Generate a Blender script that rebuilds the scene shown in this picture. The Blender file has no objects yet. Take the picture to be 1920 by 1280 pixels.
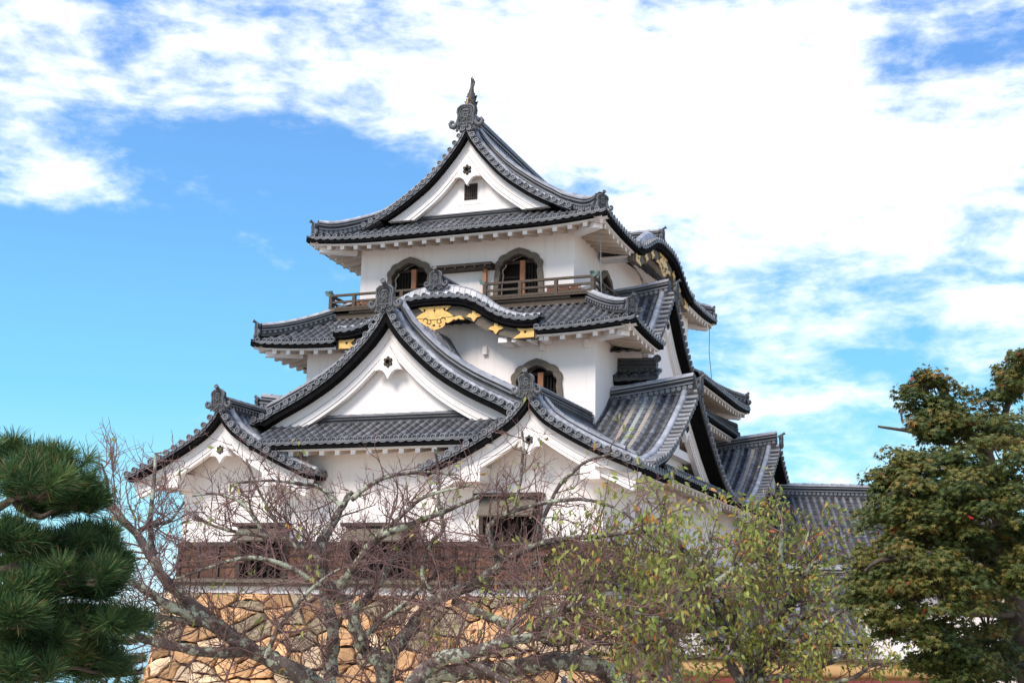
import bpy, bmesh, math, random
import numpy as np
from mathutils import Vector as V, Matrix
R = math.radians
random.seed(7)
S = bpy.context.scene
COL = S.collection

# ------------------------------------------------------------------ camera
cam_d = bpy.data.cameras.new("camera")
cam = bpy.data.objects.new("camera", cam_d)
COL.objects.link(cam)
S.camera = cam
cam_d.sensor_width = 36.0
cam_d.lens = 36.0 * 2450 / 1920
cam_d.clip_start = 0.1
cam_d.clip_end = 9000
YAW, PITCH, ROLL = R(-21.1), R(12.02), R(1.15)
_f = V((math.sin(YAW) * math.cos(PITCH), math.cos(YAW) * math.cos(PITCH), math.sin(PITCH)))
_r = V((math.cos(YAW), -math.sin(YAW), 0))
_u = _r.cross(_f)
_r2 = _r * math.cos(ROLL) + _u * math.sin(ROLL)
_u2 = -_r * math.sin(ROLL) + _u * math.cos(ROLL)
cam.matrix_world = Matrix(((_r2.x, _u2.x, -_f.x, 16.55), (_r2.y, _u2.y, -_f.y, -32.905), (_r2.z, _u2.z, -_f.z, 1.6), (0, 0, 0, 1)))

# ------------------------------------------------------------------ render look
S.view_settings.view_transform = 'Standard'
S.view_settings.look = 'None'
S.view_settings.exposure = 0.48
S.view_settings.gamma = 1.0
S.render.engine = 'CYCLES'
S.cycles.max_bounces = 6
S.cycles.use_denoising = True

# ------------------------------------------------------------------ world: Nishita sky with broken cloud
SUN_EL, SUN_AZ = R(46), R(200)      # azimuth measured from +Y towards +X
W = bpy.data.worlds.new("World")
S.world = W
W.use_nodes = True
nt = W.node_tree
nt.nodes.clear()
def N(t, **kw):
    n = nt.nodes.new(t)
    for k, v in kw.items(): setattr(n, k, v)
    return n
def math_(op, a, b=None, c=None, clamp=False):
    n = N('ShaderNodeMath', operation=op); n.use_clamp = clamp
    for i, x in enumerate((a, b, c)):
        if x is None: continue
        if isinstance(x, (int, float)): n.inputs[i].default_value = x
        else: nt.links.new(x, n.inputs[i])
    return n.outputs[0]
out = N('ShaderNodeOutputWorld'); bg = N('ShaderNodeBackground')
sky = N('ShaderNodeTexSky', sky_type='NISHITA')
sky.sun_disc = False
sky.sun_elevation = SUN_EL
sky.sun_rotation = SUN_AZ
sky.altitude = 0; sky.air_density = 1.0; sky.dust_density = 0.0; sky.ozone_density = 2.0
tc = N('ShaderNodeTexCoord')
sep = N('ShaderNodeSeparateXYZ'); nt.links.new(tc.outputs['Generated'], sep.inputs[0])
AZ = math_('ARCTAN2', sep.outputs[0], sep.outputs[1])
EL = math_('ARCSINE', sep.outputs[2])
def fbm(scale, sx, sz, detail, rough, off, dist=0.0):
    cmb = N('ShaderNodeCombineXYZ')
    nt.links.new(math_('MULTIPLY', AZ, sx), cmb.inputs[0]); nt.links.new(math_('MULTIPLY', EL, sz), cmb.inputs[1])
    cmb.inputs[2].default_value = off
    nz = N('ShaderNodeTexNoise'); nz.inputs['Scale'].default_value = scale; nz.inputs['Detail'].default_value = detail
    nz.inputs['Roughness'].default_value = rough; nz.inputs['Distortion'].default_value = dist
    nt.links.new(cmb.outputs[0], nz.inputs['Vector']); return nz.outputs['Fac']
# broad cloud banks: centre azimuth, centre elevation, half sizes (degrees), weight
BANKS = [(-11.72,20.98,10.76,4.44,1.5),(-19.1,23.58,7.65,3.04,1.0),(-4.76,18.37,6.15,3.04,0.9),(-39.01,22.64,8.35,1.75,0.5),(-41.75,18.57,3.2,1.75,1.15),(-40.77,17.49,4.16,1.05,0.8),(-33.12,22.32,5.81,1.17,0.4),(-29.88,24.93,5.15,1.64,0.35),(-27.74,21.72,2.26,1.05,0.5),(-8.47,25.89,5.71,1.4,0.5),(0.45,13.37,3.6,2.1,0.7),(0.08,21.44,1.76,1.05,0.6),(-11.8,15.97,3.4,0.93,0.55),(-10.67,12.95,2.16,0.93,0.15),(-7.12,9.22,4.5,1.4,0.32),(-14.19,13.93,1.44,0.93,0.3),(-36.93,17.02,2.44,0.28,0.35),(-1.33,23.73,3.32,1.75,-0.9),(-34.38,20.08,7.46,1.64,-0.75),(-36.62,13.1,14.39,5.14,-1.5),(-28.82,18.93,5.68,1.87,-0.8),(-8.32,14.49,4.1,1.05,-0.35),(-3.48,11.81,3.1,0.93,-0.35),(-8.54,6.52,8.23,1.4,-0.4),(-40.4,6.35,11.75,5.14,-1.0),(-16.59,18.92,2.47,0.58,-0.4),(-5.1,15.48,2.91,0.7,-0.2)]
acc = None
for az, el, wa, we, amp in BANKS:
    p = math_('MULTIPLY', math_('SUBTRACT', AZ, R(az)), 1 / R(wa))
    q = math_('MULTIPLY', math_('SUBTRACT', EL, R(el)), 1 / R(we))
    g = math_('MULTIPLY', math_('EXPONENT', math_('MULTIPLY', math_('ADD', math_('MULTIPLY', p, p), math_('MULTIPLY', q, q)), -1.0)), amp)
    acc = g if acc is None else math_('ADD', acc, g)
n1 = fbm(11.0, 1.0, 2.6, 10.0, 0.60, 3.1, 0.25)
n2 = fbm(42.0, 1.0, 1.9, 6.0, 0.6, 7.7, 0.1)
cl = math_('ADD', math_('ADD', acc, math_('MULTIPLY', math_('SUBTRACT', n1, 0.5), 4.7)), math_('MULTIPLY', math_('SUBTRACT', n2, 0.5), 1.6))
mr = N('ShaderNodeMapRange', interpolation_type='SMOOTHSTEP')
mr.inputs['From Min'].default_value = -0.75; mr.inputs['From Max'].default_value = 1.6
nt.links.new(cl, mr.inputs['Value'])
# deep blue aloft, paler cyan low down
ramp = N('ShaderNodeValToRGB')
nt.links.new(math_('MULTIPLY', EL, 1 / R(30), clamp=True), ramp.inputs[0])
ce = ramp.color_ramp.elements
ce[0].position = 0.0; ce[0].color = (0.62, 0.86, 0.98, 1)
ce[1].position = 1.0; ce[1].color = (0.115, 0.29, 0.76, 1)
for p_, c_ in ((0.12, (0.34, 0.72, 0.88, 1)), (0.3, (0.19, 0.55, 0.82, 1)), (0.55, (0.14, 0.39, 0.76, 1)), (0.75, (0.125, 0.31, 0.68, 1))):
    k = ce.new(p_); k.color = c_
skm = N('ShaderNodeMix', data_type='RGBA', blend_type='MULTIPLY'); skm.inputs[0].default_value = 1.0
sks = N('ShaderNodeMix', data_type='RGBA'); sks.inputs[0].default_value = 0.9
nt.links.new(sky.outputs[0], skm.inputs[6]); skm.inputs[7].default_value = (0.9, 1.0, 1.0, 1)
rs = N('ShaderNodeMix', data_type='RGBA', blend_type='MULTIPLY'); rs.inputs[0].default_value = 1.0
nt.links.new(ramp.outputs[0], rs.inputs[6]); rs.inputs[7].default_value = (10.0, 10.0, 10.0, 1)
nt.links.new(skm.outputs[2], sks.inputs[6]); nt.links.new(rs.outputs[2], sks.inputs[7])
mix = N('ShaderNodeMix', data_type='RGBA')
mix.inputs[7].default_value = (10.3, 10.6, 10.7, 1)
nt.links.new(mr.outputs[0], mix.inputs[0]); nt.links.new(sks.outputs[2], mix.inputs[6])
nt.links.new(mix.outputs[2], bg.inputs[0])
bg.inputs[1].default_value = 0.1
nt.links.new(bg.outputs[0], out.inputs[0])

# ------------------------------------------------------------------ sun through thin cloud
sd = bpy.data.lights.new("sun", 'SUN'); sd.energy = 3.3; sd.angle = R(22); sd.color = (1.0, 0.925, 0.84)
so = bpy.data.objects.new("sun", sd); COL.objects.link(so)
_sd = V((math.sin(SUN_AZ) * math.cos(SUN_EL), math.cos(SUN_AZ) * math.cos(SUN_EL), math.sin(SUN_EL)))
so.rotation_euler = _sd.to_track_quat('Z', 'Y').to_euler()

# ------------------------------------------------------------------ materials
def mat(name, c1, c2=None, scale=2.0, rough=0.7, detail=6, tint=0.0, bump=0.0, bscale=40, spots=None, metal=0.0, stretch=None, spec=0.4, trans=None, streak=None):
    m = bpy.data.materials.new(name); m.use_nodes = True
    t = m.node_tree; L = t.links.new
    b = t.nodes['Principled BSDF']
    b.inputs['Roughness'].default_value = rough; b.inputs['Metallic'].default_value = metal
    b.inputs['Specular IOR Level'].default_value = spec
    co = t.nodes.new('ShaderNodeTexCoord'); vec = co.outputs['Object']
    if stretch:
        mp = t.nodes.new('ShaderNodeMapping'); mp.inputs['Scale'].default_value = stretch
        L(vec, mp.inputs[0]); vec = mp.outputs[0]
    col = None
    if c2 is None: c2 = tuple(x * 0.85 for x in c1)
    nz = t.nodes.new('ShaderNodeTexNoise'); nz.inputs['Scale'].default_value = scale; nz.inputs['Detail'].default_value = detail
    nz.inputs['Roughness'].default_value = 0.65
    L(vec, nz.inputs['Vector'])
    cr = t.nodes.new('ShaderNodeValToRGB'); cr.color_ramp.elements[0].position = 0.32; cr.color_ramp.elements[1].position = 0.68
    cr.color_ramp.elements[0].color = (*c1, 1); cr.color_ramp.elements[1].color = (*c2, 1)
    L(nz.outputs['Fac'], cr.inputs[0]); col = cr.outputs[0]
    if spots:
        for sc, lo, hi, c in spots:
            n2 = t.nodes.new('ShaderNodeTexNoise'); n2.inputs['Scale'].default_value = sc; n2.inputs['Detail'].default_value = 7
            n2.inputs['Roughness'].default_value = 0.7
            L(vec, n2.inputs['Vector'])
            r2 = t.nodes.new('ShaderNodeMapRange'); r2.inputs['From Min'].default_value = lo; r2.inputs['From Max'].default_value = hi
            L(n2.outputs['Fac'], r2.inputs['Value'])
            mx = t.nodes.new('ShaderNodeMix'); mx.data_type = 'RGBA'
            L(r2.outputs[0], mx.inputs[0]); L(col, mx.inputs[6]); mx.inputs[7].default_value = (*c, 1); col = mx.outputs[2]
    if streak:
        mp2 = t.nodes.new('ShaderNodeMapping'); mp2.inputs['Scale'].default_value = (5.5, 5.5, 0.35); L(co.outputs['Object'], mp2.inputs[0])
        n4 = t.nodes.new('ShaderNodeTexNoise'); n4.inputs['Scale'].default_value = 1.0; n4.inputs['Detail'].default_value = 5; n4.inputs['Roughness'].default_value = 0.6
        L(mp2.outputs[0], n4.inputs['Vector'])
        r4 = t.nodes.new('ShaderNodeMapRange'); r4.inputs['From Min'].default_value = 0.52; r4.inputs['From Max'].default_value = 0.92; r4.inputs['To Max'].default_value = 0.75
        L(n4.outputs['Fac'], r4.inputs['Value'])
        mx = t.nodes.new('ShaderNodeMix'); mx.data_type = 'RGBA'
        L(r4.outputs[0], mx.inputs[0]); L(col, mx.inputs[6]); mx.inputs[7].default_value = (*streak, 1); col = mx.outputs[2]
    if tint:
        at = t.nodes.new('ShaderNodeAttribute'); at.attribute_name = 'tint'
        mr_ = t.nodes.new('ShaderNodeMapRange'); mr_.inputs['To Min'].default_value = 1 - tint; mr_.inputs['To Max'].default_value = 1 + tint
        L(at.outputs['Fac'], mr_.inputs['Value'])
        mx = t.nodes.new('ShaderNodeVectorMath'); mx.operation = 'SCALE'
        L(col, mx.inputs[0]); L(mr_.outputs[0], mx.inputs['Scale']); col = mx.outputs[0]
    L(col, b.inputs['Base Color'])
    if bump:
        n3 = t.nodes.new('ShaderNodeTexNoise'); n3.inputs['Scale'].default_value = bscale; n3.inputs['Detail'].default_value = 4
        L(vec, n3.inputs['Vector'])
        bp = t.nodes.new('ShaderNodeBump'); bp.inputs['Strength'].default_value = bump; bp.inputs['Distance'].default_value = 0.02
        L(n3.outputs['Fac'], bp.inputs['Height']); L(bp.outputs[0], b.inputs['Normal'])
    return m
def leafmat(name, stops, rough=0.55, trans=0.25):
    m = bpy.data.materials.new(name); m.use_nodes = True
    t = m.node_tree; L = t.links.new; b = t.nodes['Principled BSDF']
    b.inputs['Roughness'].default_value = rough; b.inputs['Specular IOR Level'].default_value = 0.25
    at = t.nodes.new('ShaderNodeAttribute'); at.attribute_name = 'tint'
    cr = t.nodes.new('ShaderNodeValToRGB'); e = cr.color_ramp.elements
    e[0].position = stops[0][0]; e[0].color = (*stops[0][1], 1); e[1].position = stops[-1][0]; e[1].color = (*stops[-1][1], 1)
    for p, c in stops[1:-1]: k = e.new(p); k.color = (*c, 1)
    L(at.outputs['Fac'], cr.inputs[0]); L(cr.outputs[0], b.inputs['Base Color'])
    tr = t.nodes.new('ShaderNodeBsdfTranslucent'); L(cr.outputs[0], tr.inputs[0])
    ms = t.nodes.new('ShaderNodeMixShader'); ms.inputs[0].default_value = trans
    L(b.outputs[0], ms.inputs[1]); L(tr.outputs[0], ms.inputs[2]); L(ms.outputs[0], t.nodes['Material Output'].inputs[0])
    return m
M_TILE = mat('roof_tile_grey', (0.11, 0.11, 0.117), (0.195, 0.195, 0.205), 1.6, 0.44, tint=0.28, spots=[(6, 0.62, 0.8, (0.24, 0.235, 0.24)), (1.1, 0.62, 0.8, (0.085, 0.078, 0.07))], spec=0.5)
M_PAN = mat('pan_tile_shade_grey', (0.034, 0.034, 0.037), (0.075, 0.073, 0.076), 3, 0.6, tint=0.4, spec=0.3)  # darker than the cover tiles: shadow between the rows put into the colour
M_TILED = mat('roof_tile_weathered', (0.05, 0.05, 0.053), (0.10, 0.097, 0.098), 4.0, 0.6, tint=0.3, spots=[(9, 0.62, 0.75, (0.15, 0.14, 0.125))], spec=0.35)
M_CAP = mat('ridge_cap_tile', (0.25, 0.25, 0.265), (0.38, 0.375, 0.39), 3.0, 0.42, tint=0.25, spots=[(5, 0.62, 0.75, (0.15, 0.15, 0.15))], spec=0.5)
M_BLACK = mat('charred_eave_board', (0.004, 0.004, 0.005), (0.010, 0.009, 0.009), 6, 0.9, spots=[(4, 0.68, 0.82, (0.025, 0.016, 0.013))], spec=0.05)
M_WHITE = mat('white_plaster', (0.88, 0.81, 0.765), (0.84, 0.765, 0.715), 0.7, 0.85, bump=0.06, bscale=12, streak=(0.66, 0.585, 0.51), spots=[(0.9, 0.68, 0.95, (0.68, 0.61, 0.55)), (5.0, 0.74, 0.84, (0.6, 0.52, 0.45))], spec=0.15)
M_TRIM = mat('white_plaster_trim', (0.87, 0.82, 0.79), (0.81, 0.75, 0.71), 1.2, 0.8, spots=[(2.5, 0.7, 0.9, (0.62, 0.53, 0.45))], spec=0.15)
M_SOFF = mat('shaded_aged_soffit_plaster', (0.60, 0.51, 0.43), (0.48, 0.39, 0.32), 1.5, 0.85, spots=[(4, 0.66, 0.8, (0.36, 0.27, 0.2))], spec=0.1)  # tan paints in eave shade and warm bounce, along with plaster dirt
M_LINE = mat('groove_line', (0.30, 0.255, 0.225), None, 3, 0.9)
M_WOODG = mat('grey_weathered_wood', (0.105, 0.083, 0.062), (0.175, 0.145, 0.11), 5, 0.85, stretch=(1, 1, 5), bump=0.3, spots=[(7, 0.62, 0.74, (0.05, 0.035, 0.026))])
M_WOODD = mat('dark_timber', (0.028, 0.019, 0.015), (0.075, 0.05, 0.038), 7, 0.8, stretch=(1, 1, 4), bump=0.3)
M_ONI = mat('ridge_end_tile_dark_grey', (0.06, 0.061, 0.064), (0.115, 0.115, 0.12), 5, 0.55, tint=0.3)
M_FISH = mat('weathered_fish_metal', (0.045, 0.042, 0.04), (0.10, 0.085, 0.07), 8, 0.6, bump=0.3)
M_LATT = mat('shade_dark_lattice', (0.008, 0.006, 0.005), (0.018, 0.012, 0.009), 7, 0.85)  # near-black colour carries the shade inside the window openings
M_WOODR = mat('red_brown_boards', (0.18, 0.078, 0.045), (0.09, 0.045, 0.03), 3, 0.8, stretch=(1, 1, 3), tint=0.35, bump=0.3)
M_WOODO = mat('orange_pine_post', (0.44, 0.19, 0.09), (0.30, 0.115, 0.055), 6, 0.7, stretch=(6, 6, 1))
M_RAIL = mat('balcony_timber', (0.11, 0.083, 0.06), (0.06, 0.043, 0.031), 6, 0.85, stretch=(2, 2, 4), bump=0.3)
M_GOLD = mat('gilded_copper', (0.88, 0.53, 0.17), (0.66, 0.37, 0.11), 5, 0.42, metal=0.35, bump=0.5, bscale=16, spots=[(9, 0.64, 0.78, (0.36, 0.2, 0.07))])
M_COPPER = mat('verdigris_copper', (0.12, 0.19, 0.16), (0.07, 0.10, 0.09), 8, 0.7)
M_DARK = mat('dark_interior', (0.010, 0.008, 0.007), (0.03, 0.02, 0.015), 4, 0.9)
M_TAN = mat('tan_pan_tile', (0.40, 0.35, 0.29), (0.27, 0.24, 0.2), 5, 0.7)
M_JADE = mat('pale_green_pan_tile', (0.30, 0.37, 0.35), (0.36, 0.34, 0.30), 3, 0.7)
M_STONEC = mat('pale_cream_stone', (0.66, 0.50, 0.33), (0.52, 0.37, 0.23), 2.2, 0.9, tint=0.25, bump=0.6, bscale=9, spots=[(3.2, 0.6, 0.75, (0.4, 0.28, 0.17))], spec=0.15)
M_STONE = mat('golden_stone', (0.60, 0.36, 0.18), (0.40, 0.22, 0.11), 1.6, 0.9, tint=0.45, bump=0.6, bscale=9, spots=[(3.2, 0.6, 0.75, (0.33, 0.22, 0.13)), (14, 0.62, 0.72, (0.66, 0.5, 0.33))], spec=0.15)
M_STONEG = mat('grey_green_stone', (0.22, 0.19, 0.13), (0.33, 0.25, 0.16), 1.4, 0.9, tint=0.2, bump=0.4, bscale=9, spots=[(5, 0.62, 0.74, (0.34, 0.3, 0.2))], spec=0.15)
M_GAP = mat('stone_joint_shadow', (0.05, 0.038, 0.028), (0.09, 0.065, 0.045), 6, 0.95)
M_BARK = mat('cherry_bark', (0.075, 0.056, 0.050), (0.14, 0.105, 0.092), 12, 0.9, bump=0.8, bscale=28, spots=[(6.5, 0.5, 0.56, (0.36, 0.385, 0.28)), (22, 0.6, 0.68, (0.42, 0.42, 0.36))], spec=0.15)
M_TWIG = mat('cherry_twig', (0.15, 0.082, 0.07), (0.25, 0.155, 0.135), 7, 0.75, spec=0.2)
M_PBARK = mat('pine_bark', (0.055, 0.040, 0.032), (0.11, 0.08, 0.06), 9, 0.95, bump=0.8, bscale=20)
M_GROUND = mat('ground_gravel', (0.56, 0.46, 0.34), (0.46, 0.37, 0.27), 0.6, 0.95, bump=0.5, bscale=25)
M_GRASS = mat('hill_slope_grass', (0.09, 0.115, 0.045), (0.06, 0.085, 0.03), 0.4, 0.95, bump=0.5, bscale=6)
M_WATER = mat('lake_water', (0.10, 0.22, 0.30), (0.13, 0.26, 0.34), 0.01, 0.12, spec=0.6)
M_OCHRE = mat('ochre_plaster', (0.56, 0.345, 0.15), (0.50, 0.30, 0.12), 0.8, 0.8)
M_REDWOOD = mat('red_painted_wood', (0.22, 0.045, 0.035), (0.16, 0.035, 0.03), 3, 0.7)
M_SIGN = mat('blue_grey_post_paint', (0.035, 0.05, 0.085), None, 3, 0.6)
M_WIRE = mat('grey_wire', (0.35, 0.36, 0.36), None, 3, 0.5)
M_PINE = leafmat('pine_needles', [(0, (0.024, 0.058, 0.026)), (0.4, (0.06, 0.128, 0.042)), (0.75, (0.135, 0.22, 0.066)), (0.93, (0.24, 0.24, 0.08)), (1, (0.32, 0.19, 0.08))], trans=0.25)
M_MAPLE = leafmat('maple_leaves', [(0, (0.028, 0.045, 0.013)), (0.36, (0.075, 0.10, 0.024)), (0.66, (0.18, 0.15, 0.034)), (0.93, (0.30, 0.14, 0.04)), (0.97, (0.32, 0.035, 0.025)), (1, (0.38, 0.045, 0.03))], trans=0.3)
M_CHLEAF = leafmat('cherry_leaves', [(0, (0.12, 0.18, 0.04)), (0.45, (0.27, 0.32, 0.075)), (0.78, (0.44, 0.41, 0.11)), (0.9, (0.48, 0.27, 0.06)), (1, (0.5, 0.16, 0.05))], trans=0.35)

# ------------------------------------------------------------------ mesh builder
class MB:
    def __init__(s): s.v = []; s.f = []; s.m = []; s.s = []; s.t = []
    def add(s, vs, fs, m=0, sm=False, t=None):
        b = len(s.v); s.v.extend([tuple(x) for x in vs])
        if t is None: t = random.random()
        for q in fs:
            s.f.append(tuple(i + b for i in q)); s.m.append(m); s.s.append(sm); s.t.append(t)
    def box(s, o, x, y, z, m=0, t=None):
        """corner o and three edge vectors"""
        o, x, y, z = V(o), V(x), V(y), V(z)
        vs = [o, o + x, o + x + y, o + y, o + z, o + x + z, o + x + y + z, o + y + z]
        s.add(vs, [(0, 3, 2, 1), (4, 5, 6, 7), (0, 1, 5, 4), (1, 2, 6, 5), (2, 3, 7, 6), (3, 0, 4, 7)], m, False, t)
    def bar(s, a, b, w, h, m=0, t=None):
        """rectangular bar from a to b, centred"""
        a, b = V(a), V(b); d = (b - a).normalized()
        sd = d.cross(V((0, 0, 1)))
        if sd.length < 1e-4: sd = V((1, 0, 0))
        sd.normalize(); up = sd.cross(d)
        s.box(a - sd * w / 2 - up * h / 2, b - a, sd * w, up * h, m, t)
    def prism(s, poly, O, X, Y, y0, y1, m=0, t=None):
        """2-D outline (x,z) extruded along Y"""
        O, X, Y = V(O), V(X), V(Y); n = len(poly)
        P = lambda p, y: O + X * p[0] + V((0, 0, p[1])) + Y * y
        vs = [P(p, y0) for p in poly] + [P(p, y1) for p in poly]
        fs = [tuple(range(n)), tuple(range(2 * n - 1, n - 1, -1))] + [(i, (i + 1) % n, n + (i + 1) % n, n + i) for i in range(n)]
        s.add(vs, fs, m, False, t)
    def tube(s, pts, rad, k=6, m=0, caps=True, t=None, sm=True):
        pts = [V(p) for p in pts]; n = len(pts)
        if not hasattr(rad, '__len__'): rad = [rad] * n
        vs = []; ref = None
        for i, p in enumerate(pts):
            d = (pts[min(i + 1, n - 1)] - pts[max(i - 1, 0)]).normalized()
            if ref is None:
                ref = V((0, 0, 1)) if abs(d.z) < 0.9 else V((1, 0, 0))
            a = (ref - d * ref.dot(d)).normalized(); ref = a; b = d.cross(a)
            for j in range(k):
                th = 2 * math.pi * j / k
                vs.append(p + (a * math.cos(th) + b * math.sin(th)) * rad[i])
        fs = [(i * k + j, i * k + (j + 1) % k, (i + 1) * k + (j + 1) % k, (i + 1) * k + j) for i in range(n - 1) for j in range(k)]
        s.add(vs, fs, m, sm, t)
        if caps:
            s.add(vs[:k], [tuple(range(k - 1, -1, -1))], m, False, t); s.add(vs[-k:], [tuple(range(k))], m, False, t)
    def disc(s, c, ax, r, ln, m=0, k=10, t=None, back=False):
        """round tile end: short cylinder, raised rim, sunk face with a boss"""
        c, ax = V(c), V(ax).normalized()
        a = V((0, 0, 1)) - ax * ax.z; a.normalize(); b = ax.cross(a)
        ring = lambda q, rr: [q + (a * math.cos(2 * math.pi * j / k) + b * math.sin(2 * math.pi * j / k)) * rr for j in range(k)]
        r0 = ring(c - ax * ln, r * .95); r1 = ring(c, r); r2 = ring(c, r * .74); r3 = ring(c - ax * r * .3, r * .68)
        if t is None: t = random.random()
        q = lambda A, B: (A + B, [(j, (j + 1) % k, k + (j + 1) % k, k + j) for j in range(k)])
        s.add(*q(r0, r1), m, True, t); s.add(*q(r1, r2), m, False, min(1, t + .35)); s.add(*q(r2, r3), m, False, t * .3)
        s.add(r3, [tuple(range(k))], m, False, t * .5)
        s.add(ring(c - ax * r * .1, r * .26) + ring(c - ax * r * .3, r * .34), [tuple(range(k))] + [(j, (j + 1) % k, k + (j + 1) % k, k + j) for j in range(k)], m, False, t)
    def build(s, name, mats, parent=None, label=None):
        me = bpy.data.meshes.new(name)
        me.from_pydata(s.v, [], s.f)
        if not isinstance(mats, (list, tuple)): mats = [mats]
        for m in mats: me.materials.append(m)
        me.polygons.foreach_set('material_index', s.m); me.polygons.foreach_set('use_smooth', s.s)
        at = me.attributes.new('tint', 'FLOAT', 'FACE'); at.data.foreach_set('value', s.t)
        me.update()
        o = bpy.data.objects.new(name, me); COL.objects.link(o)
        if parent: attach(o, parent)
        if label: o['label'] = label
        return o
def wpos(o):
    p = o.location.copy()
    while o.parent: o = o.parent; p = p  # parents' offsets are cancelled in attach()
    return p
def attach(o, parent):
    o.parent = parent
    # meshes are modelled in world metres: cancel the root's own offset
    root = parent
    while root.parent: root = root.parent
    if parent == root: o.location = -root.location
def tag(o, label, cat, group=None, kind=None):
    o['label'] = label; o['category'] = cat
    if group: o['group'] = group
    if kind: o['kind'] = kind
    return o
def thing(name, loc, label, cat, group=None):
    o = bpy.data.objects.new(name, None); COL.objects.link(o); o.location = loc
    o.empty_display_size = 0.3
    return tag(o, label, cat, group)
Z = V((0, 0, 1))
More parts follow.
